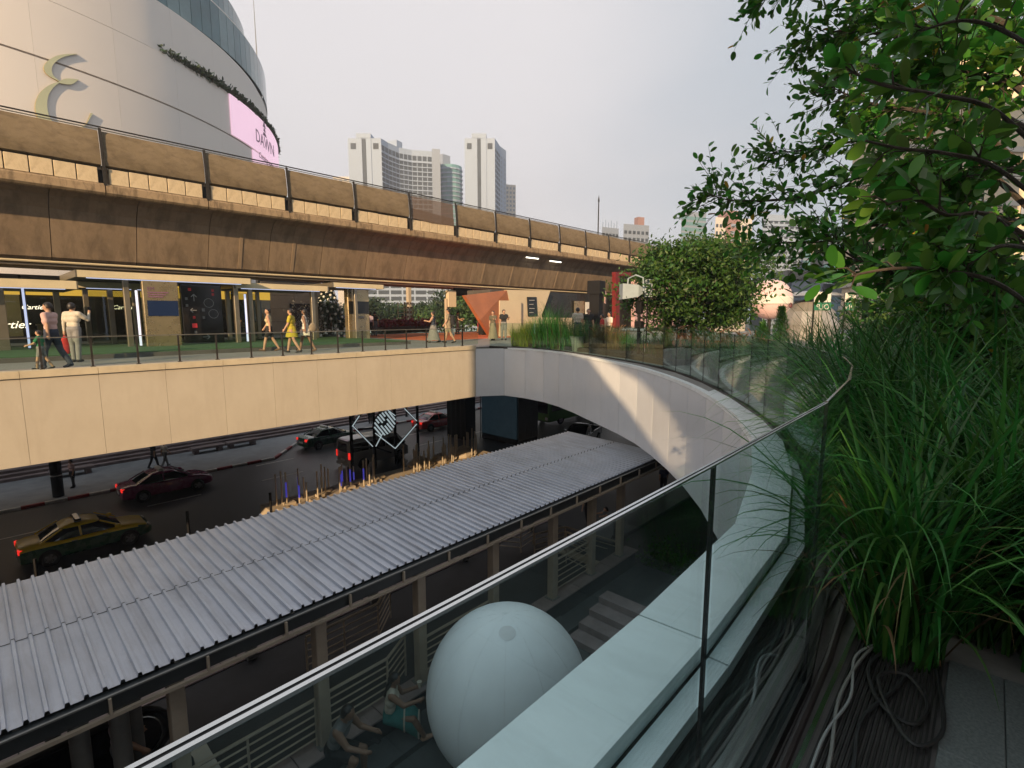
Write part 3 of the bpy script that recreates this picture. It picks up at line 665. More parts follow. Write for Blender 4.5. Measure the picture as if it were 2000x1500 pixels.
# hotel with the concave wing
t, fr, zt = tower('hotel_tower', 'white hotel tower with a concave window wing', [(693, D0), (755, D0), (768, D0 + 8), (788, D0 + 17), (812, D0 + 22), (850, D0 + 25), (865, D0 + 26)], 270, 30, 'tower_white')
fh = 2.95
for i, (c0, a_, c_) in enumerate(((2, fr[1], fr[2]), (3, fr[2], fr[3]), (3, fr[3], fr[4]), (4, fr[4], fr[5]))):
    windows(t, a_, c_, zt, c0, 1, 4.2, .8, .72, top=3.0); windows(t, a_, c_, zt, c0, 26, fh, .84, .74, top=7.6)
    bands(t, a_, c_, zt, 26, fh, .55, 'tower_white', 7.4)
q0, q1 = fr[0], fr[1]
def fbox(t, a, c, x0, x1, z0, z1, proud, matn, nm, back=.1):
    d = (c - a).xy; L_ = d.length; d.normalize(); ang = math.atan2(d.y, d.x)
    return MB().box(L_ * x0, L_ * x1, -proud, back, z0, z1).build(nm, matn, t, (a.x, a.y, 0), ang)
fbox(t, q0, q1, .26, .70, zt, zt + 2.7, .5, 'tower_white', 'stair_tower', 10); fbox(t, q0, q1, .26, .42, -9, zt - .1, .5, 'tower_white', 'pilaster'); fbox(t, q0, q1, .55, .70, -9, zt - .1, .5, 'tower_white', 'pilaster')
fbox(t, q0, q1, .42, .55, -9, zt - .5, .2, 'tower_win', 'stair_window')
for x0 in (.08, .76): fbox(t, q0, q1, x0, x0 + .16, zt - 6.3, zt - 2.9, .2, 'tower_win', 'window')
p = PD(775, 618, D0 + 20); MB().box(-6, 6, -3, 3, 0, 4).build('plant_room', 'tower_white', t, (p.x, p.y, zt), HEAD - R(90) - .4)
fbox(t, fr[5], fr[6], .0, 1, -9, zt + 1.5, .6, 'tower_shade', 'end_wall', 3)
# round apartment tower beside it
t = thing('round_tower', 'round glass apartment tower with teal bands beside the hotel', 'building'); c_ = PD(882, 618, 385); zr = PD(882, 327, 385).z
for f in range(30):
    z_ = zr - 3.1 * (f + 1); MB().lathe([(9, z_ + .9), (9, z_ + 3.1)], (c_.x, c_.y, 0), 18).build('window_band', 'tower_teal', t); MB().lathe([(9.5, z_), (9.5, z_ + .9)], (c_.x, c_.y, 0), 18).build('floor_band', 'tower_white', t)
MB().box(c_.x - 6, c_.x + 1, c_.y, c_.y + 6, zr, zr + 8).build('plant_room', 'tower_shade', t)
# slim tower
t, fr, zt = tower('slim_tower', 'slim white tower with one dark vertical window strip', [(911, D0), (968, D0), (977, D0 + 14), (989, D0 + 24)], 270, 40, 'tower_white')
fbox(t, fr[0], fr[1], .24, .72, zt, zt + 2.7, .5, 'tower_white', 'stair_tower', 9); fbox(t, fr[0], fr[1], .24, .42, -9, zt - .1, .5, 'tower_white', 'pilaster'); fbox(t, fr[0], fr[1], .54, .72, -9, zt - .1, .5, 'tower_white', 'pilaster')
fbox(t, fr[0], fr[1], .42, .54, -9, zt - .5, .2, 'tower_win', 'stair_window')
for x0 in (.08, .76): fbox(t, fr[0], fr[1], x0, x0 + .16, zt - 6.3, zt - 2.9, .2, 'tower_win', 'window')
windows(t, fr[1], fr[2], zt, 3, 26, 3, .7, .6, top=5); windows(t, fr[2], fr[3], zt, 2, 26, 3, .4, .5, 'tower_shade', top=5)
t, fr, zt = tower('apartment_block', 'cream apartment block peeking out behind the slim tower', [(988, 380), (1007, 382)], 360, 20, 'tower_cream'); windows(t, fr[0], fr[1], zt, 3, 20, 3, .5, .5, 'tower_shade')
t, fr, zt = tower('apartment_block', 'low pale block left of the concave hotel tower', [(662, 400), (700, 400)], 345, 20, 'tower_cream'); windows(t, fr[0], fr[1], zt, 4, 12, 3.2, .6, .5, 'tower_shade')
# podium seen under the viaduct
t, fr, zt = tower('hotel_podium', 'wide pale hotel podium with dark window bays seen under the viaduct', [(715, 250), (1000, 255)], 500, 20, 'tower_white')
windows(t, fr[0], fr[1], zt, 12, 11, 3.0, .86, .62, 'tower_win', top=.5)
t, fr, zt = tower('office_block', 'pale office block behind the mall pavilions', [(430, 160), (600, 165)], 530, 20, 'tower_cream'); windows(t, fr[0], fr[1], zt, 12, 6, 3.0, .8, .5, 'tower_shade')
t, fr, zt = tower('glass_block', 'teal glass block behind the mall pavilions', [(505, 150), (560, 152)], 535, 12, 'tower_teal'); windows(t, fr[0], fr[1], zt, 6, 5, 3.0, .9, .7, 'curtain_glass_pale')
# right-hand skyline
def block(name, label, u0, u1, d, vt, matn, wm, cols, fh=3.1, ww=.6, wh=.45, top=2., floors=None):
    t, fr, zt = tower(name, label, [(u0, d), (u1, d * 1.02)], vt, 22, matn)
    if cols: windows(t, fr[0], fr[1], zt, cols, floors or int((zt - 2) / fh), fh, ww, wh, wm, top)
    return t, fr, zt
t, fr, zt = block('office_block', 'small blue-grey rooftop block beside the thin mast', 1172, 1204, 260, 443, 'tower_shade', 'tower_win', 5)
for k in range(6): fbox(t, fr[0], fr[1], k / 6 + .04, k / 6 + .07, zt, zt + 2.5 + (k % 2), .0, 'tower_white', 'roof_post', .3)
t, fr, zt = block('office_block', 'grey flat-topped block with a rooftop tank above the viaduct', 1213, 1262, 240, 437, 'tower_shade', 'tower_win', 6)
fbox(t, fr[0], fr[1], .55, .8, zt, zt + 3.5, 0, 'tower_brick', 'roof_tank', 3)
block('glass_tower', 'blue-grey glass tower standing behind the small tree', 1323, 1370, 300, 412, 'tower_shade', 'tower_teal', 6, ww=.9, wh=.6)
t, fr, zt = block('apartment_tower', 'apartment tower with a brick-red middle and pale sides', 1388, 1458, 230, 424, 'tower_cream', 'tower_win', 10, ww=.55)
fbox(t, fr[0], fr[1], .28, .66, 2, zt + 3, .6, 'tower_brick', 'brick_front', 6)
for f in range(9): fbox(t, fr[0], fr[1], .40, .54, zt - 4 - f * 3.1, zt - 2.6 - f * 3.1, .75, 'tower_shade', 'window')
t, fr, zt = block('apartment_tower', 'tall white apartment tower with a grid of dark balcony openings', 1478, 1560, 210, 418, 'tower_white', 'tower_win', 8, fh=1.95, ww=.62, wh=.42, floors=22)
bands(t, fr[0], fr[1], zt, 22, 1.95, .35, 'tower_white', 2.2, .5, 'balcony_edge')
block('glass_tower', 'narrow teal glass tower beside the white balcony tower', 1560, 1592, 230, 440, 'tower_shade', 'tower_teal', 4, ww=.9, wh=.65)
block('apartment_tower', 'plain cream tower slab behind the leaves', 1575, 1602, 190, 470, 'tower_cream', None, 0)
block('glass_tower', 'dark blue office tower behind the leaves', 1600, 1690, 170, 462, 'tower_glass', 'curtain_glass', 8, ww=.9, wh=.7)
p = PD(1168, 460, 90); tag(MB().tube([(p.x, p.y, 3), (p.x, p.y, p.z + 4), (p.x, p.y, p.z + 6.3)], [.14, .11, .09], 6).tube([(p.x, p.y, p.z + 5.6), (p.x, p.y, p.z + 6.6)], [.2, .02], 6).build('street_pole', 'steel_dark'), 'tall thin pole standing above the viaduct parapet', 'pole')
# cream building behind the near tree
t, fr, zt = tower('cream_building', 'sunlit cream building with rounded corner behind the near tree', [(1640, 62), (1665, 57), (1700, 54), (1760, 53), (1960, 54)], 250, 25, 'cream_lit')
for i in range(4):
    bands(t, fr[i], fr[i + 1], zt, 9, 2.6, .5, 'tower_cream', 2.0, .25)
for k in range(9):
    MB().bar(fr[2].lerp(fr[3], k / 9) + Vector((0, -.3, zt - 16 - fr[2].z)), fr[2].lerp(fr[3], k / 9) + Vector((0, -.3, zt - 10 - fr[2].z)), .2).build('fin', 'stage_pink', t)
# taller sunlit piece to the right
t, fr, zt = tower('cream_building', 'tall sunlit cream block at the top edge behind the tree', [(1800, 70), (2060, 66)], 90, 25, 'cream_lit'); windows(t, fr[0], fr[1], zt, 8, 12, 3.2, .5, .5, 'tower_shade', 3)
# far bend of the railway
fv = thing('distant_viaduct', 'grey railway viaduct bending away behind the pink balloon', 'viaduct')
pts_ = [PD(1440, 585, 95), PD(1520, 566, 92), PD(1560, 560, 88), PD(1620, 566, 84), PD(1700, 575, 82)]
for a_, c_ in zip(pts_, pts_[1:]):
    MB().bar(a_, c_, 5, 1.8).build('girder', 'tower_shade', fv); MB().bar(a_ + Vector((0, 0, 2)), c_ + Vector((0, 0, 2)), 5.2, 1.4).build('barrier', 'post_grey', fv)
    for k in range(6): q = a_.lerp(c_, k / 6); MB().bar(q + Vector((-1.9, -1.9, 1.2)), q + Vector((-1.9, -1.9, 2.9)), .18).build('post', 'steel_dark', fv)
    MB().bar(a_.lerp(c_, .5) - Vector((0, 0, 12)), a_.lerp(c_, .5), 1.6).build('pier', 'tower_shade', fv)

# ---- shop front under the mall
sf = thing('shop_front', 'dark glass shop front with a yellow lit header behind the pavilions', 'shop')
for i in range(9):
    x0 = -8 + 2.6 * i
    MB().box(x0 + .06, x0 + 2.54, 38.0, 38.05, .35, 2.5).build('glass_pane', 'glass_shop', sf)
    MB().box(x0 + .04, x0 + 2.56, 38.0, 38.1, 2.55, 3.35).build('header_panel', 'lit_yellow', sf)
    MB().box(x0 - .05, x0 + .05, 37.9, 38.15, 0, 3.6).build('mullion', 'steel_dark', sf)
    MB().box(x0, x0 + 2.6, 39.6 + (i % 3) * .2, 39.9 + (i % 3) * .2, 0, 3.5).build('back_wall', ['shop_inner', 'shop_dark', 'shop_dark'][i % 3], sf)
    if i % 2 == 0: MB().box(x0 + .5, x0 + 1.9, 38.6, 39.1, .9, .98).box(x0 + .55, x0 + 1.85, 38.65, 39.05, 0, .9).build('display_case', 'brass_panel', sf)
MB().box(-8, 15.4, 37.95, 38.2, 3.36, 3.62).build('fascia', 'pav_dark', sf); MB().box(-8, 15.4, 37.9, 38.2, 0, .34).build('plinth', 'pav_dark', sf)
for (u, v, n_, s_) in ((17, 641, 37.8, 'Cartier'), (66, 604, 37.8, 'Cartier'), (240, 604, 37.8, 'Cartier')):
    p = PN(u, v, n_); o = text('shop_lettering', s_, 'letter_lit', (.55 if u < 50 else .34), p, (1, 0, 0), (0, 0, 1), sf, .02, .35)
sw = thing('stone_shopfront', 'pale stone shop wall with a dark doorway behind the pavilions', 'shop')
for i in range(2):
    for k in range(4): MB().box(15.6 + 2.4 * i, 17.97 + 2.4 * i, 40.0, 40.3, 1.0 * k, 1.0 * k + .98).build('stone_slab', 'stone_wall', sw)
MB().box(15.5, 20.4, 40.31, 40.8, 0, 4.2).build('core', 'pav_dark', sw)
MB().box(17.6, 19.2, 39.9, 39.99, 0, 2.4).build('doorway', 'shop_dark', sw)

# ---- pavilions under the viaduct
tp = tag(MB().box(-9, 15.6, 21.6, 30.2, 0, .15).build('turf_platform', 'pav_dark'), 'low dark-edged platform carrying artificial turf under the pavilions', 'platform')
MB().box(-8.9, 15.5, 21.7, 30.1, .15, .175).build('turf', 'turf', tp)
def pavilion(label, x0, x1, y0, y1, zb, fas_h, posts, front='pav_cream', panes=()):
    t = thing('pavilion', label, 'pavilion', (0, 0, 0), group='pavilions under the viaduct')
    MB().box(x0 + .05, x1 - .05, y0 + .05, y1 - .05, zb + .05, zb + fas_h - .04).build('roof', 'pav_dark', t)
    MB().box(x0, x1, y0 - .04, y0 + .048, zb, zb + fas_h).build('fascia_board', front, t); MB().box(x0, x1, y1 - .048, y1 + .04, zb, zb + fas_h).build('fascia_board', front, t)
    MB().box(x0 - .05, x0 - .002, y0 - .04, y1 + .04, zb, zb + fas_h).build('fascia_board', 'pav_steel', t); MB().box(x1 + .002, x1 + .05, y0 - .04, y1 + .04, zb, zb + fas_h).build('fascia_board', 'pav_steel', t)
    MB().box(x0 + .3, x1 - .3, y0 + .25, y0 + .31, zb - .02, zb + .045).build('light_strip', 'led_tube', t)
    for (px, py, w_) in posts: MB().bbox(px - w_ / 2, px + w_ / 2, py - w_ / 2, py + w_ / 2, .175, zb + .03, .015).build('post', 'pav_steel', t)
    for (ax, ay, bx, by) in panes: pane(Vector((ax, ay)), Vector((bx, by)), .2, zb - .1, .02, 'glass_shop', t)
    return t
pavilion('cream-edged pavilion roof at the left edge of the photo', -6, 3.15, 25.4, 29.4, 2.42, .30, [(1.05, 26.4, .32), (-4, 26.2, .3), (2.9, 29, .2)], panes=[(-4, 26.2, 1.0, 26.4)])
pavilion('small lower pavilion roof behind the white-shirted man', 3.6, 6.5, 28.6, 31.2, 2.62, .26, [(5.6, 28.9, .22), (4.1, 30.8, .2)], panes=[(4.0, 29.2, 5.5, 29.2)])
pavilion('widest pavilion roof above the totem and direction board', 3.2, 9.4, 25.4, 29.6, 2.88, .26, [(4.75, 25.9, .20), (9.0, 26.2, .2), (4.75, 29.2, .2), (9.0, 29.2, .2)], panes=[(4.75, 29.2, 9, 29.2)])
pavilion('pavilion roof above the women walking past', 9.0, 13.5, 26.0, 29.8, 2.72, .26, [(9.75, 26.5, .2), (12.9, 26.5, .2), (9.7, 29.4, .2), (11.2, 29.4, .18)], panes=[(9.75, 29.3, 11.1, 29.3)])
pavilion('shortest pavilion roof beside the christmas tree', 13.75, 16.8, 25.8, 29.0, 2.95, .24, [(15.3, 26.3, .18), (14.1, 28.6, .18), (16.4, 28.6, .16)])
for (s_, n_, lb) in ((1.75, 26.85, 'white upright light tube beside the man in pink'), (5.05, 25.7, 'white upright light tube beside the brass totem'), (9.45, 26.3, 'white upright light tube behind the woman in a tank top')):
    t = thing('light_tube', lb, 'lamp', (s_, n_, .175), group='upright light tubes of the pavilions')
    MB().bar((0, 0, 0.03), (0, 0, 2.28), .07).build('tube', 'led_tube', t); MB().box(-.07, .07, -.06, .06, 0, .03).build('base', 'steel_dark', t); MB().box(.037, .07, -.04, .04, .03, 2.3).build('backing', 'pav_dark', t)
# brass totem with a blue screen
t = thing('information_totem', 'brass totem with a blue screen under the widest pavilion roof', 'totem', (0, 0, 0))
MB().bbox(5.2, 6.45, 25.35, 25.6, .175, 2.84, .02).build('body', 'brass_panel', t); MB().box(5.32, 6.40, 25.325, 25.349, 1.42, 2.05).build('screen', 'screen_blue', t)
text('lettering', 'EM', 'letter_dark', .2, (5.36, 25.34, 2.46), (1, 0, 0), (0, 0, 1), t, .004, align='LEFT')
for k in range(3): MB().box(5.36, 6.1 - .1 * k, 25.336, 25.349, 2.36 - .09 * k, 2.40 - .09 * k).build('lettering', 'letter_dark', t)
# black direction board
t = thing('direction_board', 'tall black direction board with white arrows and a red symbol', 'sign', (0, 0, 0))
MB().bbox(6.95, 8.62, 26.9, 27.15, .175, 2.86, .02).build('body', 'black_gloss', t)
def icon(x, z, kind, m='icon_white', s_=.16):
    q = MB(); y = 26.893
    if kind == 'ring':
        for k in range(20):
            a0, a1 = 2 * math.pi * k / 20, 2 * math.pi * (k + .8) / 20; q.bar((x + s_ * math.cos(a0), y, z + s_ * math.sin(a0)), (x + s_ * math.cos(a1), y, z + s_ * math.sin(a1)), .014, .02)
    elif kind in 'ULR':
        d = {'U': (0, 1), 'L': (-1, 0), 'R': (1, 0)}[kind]; t0 = Vector((x + d[0] * s_, y, z + d[1] * s_)); q.bar((x - d[0] * s_, y, z - d[1] * s_), t0, .012, .03)
        for sg in (-1, 1): q.bar(t0, t0 + Vector((-d[0] * s_ * .8 + sg * d[1] * s_ * .7, 0, -d[1] * s_ * .8 + sg * d[0] * s_ * .7)), .012, .03)
    elif kind == 'sq': q.box(x - s_, x + s_, y - .005, y + .006, z - s_, z + s_)
    elif kind == 'dot':
        for k in range(3): q.box(x - s_, x + s_, y - .005, y + .006, z - s_ + k * s_ * .8, z - s_ * .6 + k * s_ * .8)
    q.build('symbol', m, t)
icon(7.45, 2.25, 'U'); icon(7.15, 2.2, 'dot', s_=.05); icon(8.05, 2.02, 'ring', s_=.2); icon(8.22, 1.52, 'ring', s_=.2); icon(7.4, 1.68, 'L', s_=.13); icon(7.15, 1.9, 'dot', s_=.05); icon(7.8, 1.7, 'dot', s_=.06)
icon(7.4, .98, 'sq', 'icon_red', .10); icon(7.42, .68, 'dot', s_=.05); icon(7.85, .45, 'R', s_=.15); icon(7.3, 2.62, 'dot', 'icon_red', .06); icon(8.25, 2.6, 'dot', 'icon_red', .05); icon(8.25, 2.42, 'dot', 'icon_red', .05); icon(7.4, 1.36, 'dot', 'icon_red', .05); icon(7.8, 1.35, 'dot', s_=.05)
# kiosk with black screen
t = thing('screen_kiosk', 'brass kiosk with a black screen at the end of the turf', 'kiosk', (0, 0, 0))
MB().bbox(15.0, 16.35, 26.6, 27.0, .0, 2.93, .02).build('body', 'brass_panel', t); MB().box(15.05, 16.32, 26.56, 26.598, 1.55, 2.25).build('screen', 'screen_off', t); MB().box(15.4, 16.0, 26.5, 26.598, 1.28, 1.42).build('shelf', 'pav_dark', t)
MB().box(15.47, 15.93, 26.492, 26.499, 1.37, 1.39).box(15.5, 15.9, 26.492, 26.499, 1.32, 1.335).build('lettering', 'letter_white', t)
# christmas tree with white balls
t = thing('christmas_tree', 'dark christmas tree hung with white balls beside the kiosk', 'tree', (15.9, 30.6, 0))
g_ = np.random.default_rng(11); pp = []; ob = []
for _ in range(5200):
    h_ = g_.uniform(.25, 3.6) ; r_ = (3.9 - h_) * .36 * math.sqrt(g_.uniform(.5, 1)); a_ = g_.uniform(0, 6.28); pp.append((r_ * math.cos(a_), r_ * math.sin(a_), h_))
leaf_cloud('crown', pp, .13, 'leaf_dark', t, 5, .35)
bm_ = MB().ball((0, 0, 0), .085, 10, 6).mesh('bauble', 'ornament', True)
for k in range(90):
    h_ = .3 + 3.1 * k / 90; a_ = k * 2.4; r_ = (3.9 - h_) * .355; link('bauble', bm_, t, (r_ * math.cos(a_), r_ * math.sin(a_), h_))
MB().tube([(0, 0, 0), (0, 0, 3.7)], [.09, .02], 8).build('trunk', 'bark', t)
MB().lathe([(.4, 0), (.45, .25), (.38, .3)], n=12).build('pot', 'pot_white', t)
# silver wire decoration and small table
t = thing('silver_decoration', 'bushy silver festive decoration standing by the christmas tree', 'decoration', (14.6, 31.4, 0)); pp = [(g_.normal(0, .5), g_.normal(0, .4), abs(g_.normal(.9, .6))) for _ in range(1300)]
leaf_cloud('sparkles', pp, .10, 'ornament', t, 8, .25); MB().tube([(0, 0, 0), (0, 0, 1.6)], .04, 6).build('stem', 'bark', t)
# red carpet, planters, lantern tower
tag(MB().box(18.6, 40, 23.6, 35, 0, .006).build('red_carpet', 'carpet'), 'orange-red carpet laid across the sunlit plaza', 'carpet')
tag(MB().box(20.5, 30, 8.6, 13.6, 0, .006).build('red_carpet', 'carpet'), 'orange carpet strip behind the curved glass balustrade', 'carpet')
t = thing('flower_bed', 'long low bed of dark red flowers at the far edge of the plaza', 'flower bed'); pa, pb = PZ(735, 652, 0), PZ(842, 648, 0)
MB().bar(pa + Vector((0, 0, .28)), pb + Vector((0, 0, .28)), 1.0, .55).build('planter', 'pav_dark', t)
pp = [tuple(pa.lerp(pb, g_.uniform(0, 1)) + Vector((g_.normal(0, .3), g_.normal(0, .3), .6 + abs(g_.normal(0, .22))))) for _ in range(2600)]; leaf_cloud('flowers', pp, .22, 'flower_red', t, 9, .7)
t = thing('lantern_tower', 'openwork tower of small lanterns behind the flower bed', 'decoration', PZ(785, 648, 0) + Vector((1.6, 1.6, 0)))
for x_ in (-.5, .5):
    for y_ in (-.5, .5): MB().bar((x_, y_, 0), (x_, y_, 2.75), .06).build('post', 'brass_panel', t)
for k in range(6):
    MB().box(-.55, .55, -.55, .55, .4 + .42 * k, .43 + .42 * k).build('shelf', 'brass_panel', t)
    for x_ in (-.35, 0, .35): MB().ball((x_, -.4, .55 + .42 * k), .1, 8, 6).build('lantern', 'plume', t)
p = PZ(800, 645, 0); t = thing('lamp_post', 'brown steel column standing behind the lantern tower', 'column', p); MB().bbox(-.2, .2, -.2, .2, 0, 4.8, .03).build('shaft', 'stone_wall', t); MB().box(-.3, .3, -.3, .3, 0, .2).build('base', 'pav_dark', t)
t = thing('sign_box', 'small beige sign box on a wrapped post near the couple', 'sign', PZ(872, 655, 0)); MB().tube([(0, 0, 0), (0, 0, 2.7)], .12, 8).build('post', 'stone_wall', t); MB().bbox(.1, .9, -.15, .15, 2.1, 3.3, .03).build('box', 'cream_panel', t)
t = thing('hanging_sign', 'dark sign hanging under the viaduct beside the faceted booth', 'sign', PN(904, 572, 29.9)); MB().box(-.9, .9, -.06, .06, -.25, .35).build('panel', 'black', t)
for x_ in (-.6, .6): MB().bar((x_, 0, .34), (x_, 0, .8), .03).build('hanger', 'steel_dark', t)
# faceted booth
fb = thing('faceted_booth', 'angular booth with copper-orange facet and cream front', 'booth')
NB = 25.4
def bq(pix, m_, nm, n_=NB, th=.3): return MB().slab([PN(u, v, n_ + dn) for u, v, dn in pix], (0, th, 0)).build(nm, m_, fb)
bq([(908, 577, 0), (990, 567, .6), (1008, 648, .9), (960, 660, .2), (938, 625, -.2)], 'orange_panel', 'copper_facet', NB - .6)
bq([(990, 566, 0), (1075, 568, 0), (1064, 600, 0), (1058, 615, 0), (1066, 662, 0), (1000, 664, 0), (1008, 640, 0)], 'cream_panel', 'front_panel', NB)
bq([(976, 587, 0), (1018, 587, 0), (1018, 660, 0), (976, 662, 0)], 'cream_panel', 'door', NB - .32, .1)
bq([(1030, 580, 0), (1048, 580, 0), (1050, 617, 0), (1032, 618, 0)], 'screen_off', 'poster', NB - .08, .06)
for k in range(4): bq([(1034, 586 + 8 * k, 0), (1044 - 2 * (k % 2), 586 + 8 * k, 0), (1044 - 2 * (k % 2), 587 + 8 * k, 0), (1034, 587 + 8 * k, 0)], 'letter_white', 'poster_line', NB - .10, .015)
bq([(1072, 571, 0), (1196, 577, 0), (1196, 622, 0), (1062, 620, 0), (1066, 600, 0)], 'shop_dark', 'window', NB + .6, .1)
bq([(1060, 620, 0), (1200, 622, 0), (1200, 660, 0), (1060, 660, 0)], 'cream_panel', 'lower_panel', NB + .55, .2)
bq([(1122, 588, 0), (1142, 588, 0), (1142, 612, 0), (1122, 612, 0)], 'brass_panel', 'poster', NB + .45, .05)
bq([(1144, 590, 0), (1160, 590, 0), (1160, 614, 0), (1144, 614, 0)], 'white_sign', 'poster', NB + .45, .05)
MB().box(26, 38, NB + 1, NB + 3.4, 3.0, 3.3).build('roof', 'pav_dark', fb); MB().box(27, 37, NB + 2.8, NB + 3.3, 0, 3).build('back_wall', 'shop_dark', fb)
# stage with red frame
sg = thing('stage_box', 'red-framed stage box with black opening and pink side wall', 'stage')
NS = 24.0
def sq(pix, m_, nm, n_=NS, th=.4): return MB().slab([PN(u, v, n_) for u, v in pix], (0, th, 0)).build(nm, m_, sg)
sq([(1210, 537), (1240, 538), (1240, 640), (1210, 640)], 'shop_dark', 'opening', NS + 1.2); sq([(1203, 531), (1210, 531), (1210, 640), (1203, 640)], 'stage_red', 'frame_post'); sq([(1210, 531), (1345, 538), (1345, 546), (1210, 538)], 'stage_red', 'frame_beam')
sq([(1240, 546), (1345, 552), (1345, 640), (1240, 640)], 'stage_pink', 'side_wall', NS + .2)
sq([(1247, 542), (1248.5, 542), (1248.5, 580), (1247, 580)], 'letter_white', 'ladder_rail', NS + .05, .05); sq([(1254, 542), (1255.5, 542), (1255.5, 580), (1254, 580)], 'letter_white', 'ladder_rail', NS + .05, .05)
for k in range(4): sq([(1248.5, 546 + 9 * k), (1254, 546 + 9 * k), (1254, 548 + 9 * k), (1248.5, 548 + 9 * k)], 'letter_white', 'ladder_rung', NS + .06, .04)
# tall dark speaker tower
t = thing('speaker_tower', 'tall black speaker pillar with a box and hanging cloth on top', 'speaker', PZ(1163, 655, 0)); hh = 20.4 / 1000 * 0 + 3.0
dT = (t.location.xy).length; k_ = dT / 1000
MB().bbox(-10 * k_, 10 * k_, -10 * k_, 10 * k_, 0, 95 * k_ / 1.0 + .0, .02).build('pillar', 'black', t, rz=.2); MB().bbox(-12 * k_, 16 * k_, -12 * k_, 14 * k_, 78 * k_, 95 * k_ + .3, .03).build('speaker_box', 'black', t, rz=.2)
cl = MB(); cl.loft([[(10 * k_, -13 * k_, z_), (17 * k_, -11 * k_, z_ - .1), (18 * k_, -6 * k_, z_)] for z_ in (85 * k_, 75 * k_, 68 * k_, 62 * k_)], cap=False, closed=False); cl.build('cloth', 'c_pink', t)
# grey floodlight on a stand, panel light
p = PD(1247, 655, 17.0); t = thing('floodlight', 'pale grey floodlight on a dark stand facing the stage', 'light', (p.x, p.y, 0))
MB().tube([(0, 0, 0), (0, 0, 2.4)], .055, 8).build('stand', 'black', t); MB().tube([(0, 0, .3), (.1, .15, .05), (.3, .4, 0)], .02, 5).build('cable', 'cable', t)
for a_ in (0, 2.1, 4.2): MB().bar((0, 0, .45), (.35 * math.cos(a_), .35 * math.sin(a_), .02), .03).build('leg', 'black', t)
hd_ = MB(); hd_.loft([[(-.62, y_, z_) for y_, z_ in ((-.28, -.3), (.28, -.3), (.28, .2), (-.28, .2))], [(-.1, y_, z_) for y_, z_ in ((-.24, -.22), (.24, -.22), (.24, .16), (-.24, .16))], [(.08, y_, z_) for y_, z_ in ((-.12, -.1), (.12, -.1), (.12, .06), (-.12, .06))]])
hd_.build('lamp_head', 'lamp_grey', t, (-.0, 0, 2.25), HEAD - R(90)); MB().tube([(-.3, -.3, 2.2), (-.32, -.28, 2.62), (-.3, 0, 2.72), (-.28, .28, 2.62), (-.3, .3, 2.2)], .025, 6).build('yoke', 'lamp_grey', t); MB().bbox(-.1, .16, -.12, .12, 1.0, 1.25, .02).build('ballast', 'black', t); MB().bbox(-.08, .1, -.1, .1, 1.5, 1.9, .02).build('dimmer', 'black', t)
p = PD(1266, 580, 17.3); t = thing('panel_light', 'flat pale grey panel light beside the floodlight', 'light', (p.x, p.y, 0), HEAD - R(90)); MB().bbox(-.13, .13, -.05, .05, p.z, p.z + .58, .02).build('panel', 'lamp_grey', t); MB().tube([(0, .08, 0), (0, .08, p.z + .3)], .025, 6).build('stand', 'black', t)
# pink balloon, grey dome, green-white banner
p = PD(1505, 585, 30); t = thing('pink_balloon', 'pink and white party balloon sphere behind the grasses', 'balloon', (p.x, p.y, p.z)); MB().ball((0, 0, 0), 1.15, 28, 18).build('skin', 'pink_balloon', t, smooth=True); MB().lathe([(1.12, -.3), (1.165, -.25), (1.165, .1), (1.15, .16)], n=28).build('band', 'white_sign', t); MB().lathe([(.5, -p.z), (.5, -p.z + .06), (.1, -p.z + .1), (.1, -1)], n=14).build('stand', 'steel_dark', t)
text('lettering', 'GA', 'stage_red', .42, (-.3, -1.17, -.5), (1, 0, 0), (0, 0, 1), t, .01)
p = PD(1580, 600, 32); t = thing('dome_tent', 'grey ribbed dome canopy behind the grasses', 'canopy', (p.x, p.y, 0)); MB().lathe([(1.7, 0), (1.68, .9), (1.4, 1.7), (.8, 2.3), (.1, 2.5)], n=18).build('shell', 'car_silver', t); MB().lathe([(1.9, 2.62), (1.5, 2.8), (.3, 2.95)], n=18).build('brim', 'car_silver', t)
for nm, (u0, u1, v0, v1, mm, tx_, tm) in dict(a=(1590, 1624, 570, 590, 'white_sign', 'E|', 'green_sign'), b=(1590, 1624, 591, 606, 'green_sign', 'OLP', 'white_sign'), c=(1650, 1672, 572, 590, 'white_sign', 'E', 'green_sign'), d=(1650, 1672, 591, 606, 'green_sign', 'ON', 'white_sign')).items():
    a0, a1 = PD(u0, v1, 21), PD(u1, v0, 21)
    t = thing('event_banner', {'a': 'white banner with mirrored green letters above the grasses', 'b': 'green banner with mirrored white letters above the grasses', 'c': 'narrow white banner near the cream building', 'd': 'narrow green banner near the cream building'}[nm], 'banner', (a0.x, a0.y, 0), math.atan2(a1.y - a0.y, a1.x - a0.x))
    w_ = (a1 - a0).xy.length; MB().box(0, w_, 0, .03, a0.z, a1.z).build('sheet', mm, t); MB().bar((.02, .05, 0), (.02, .05, a1.z), .04).build('pole', 'steel_dark', t)
    text('lettering', tx_, tm, (a1.z - a0.z) * .95, (w_ / 2, -.012, a0.z + .04), (-1, 0, 0), (0, 0, 1), t, .006)

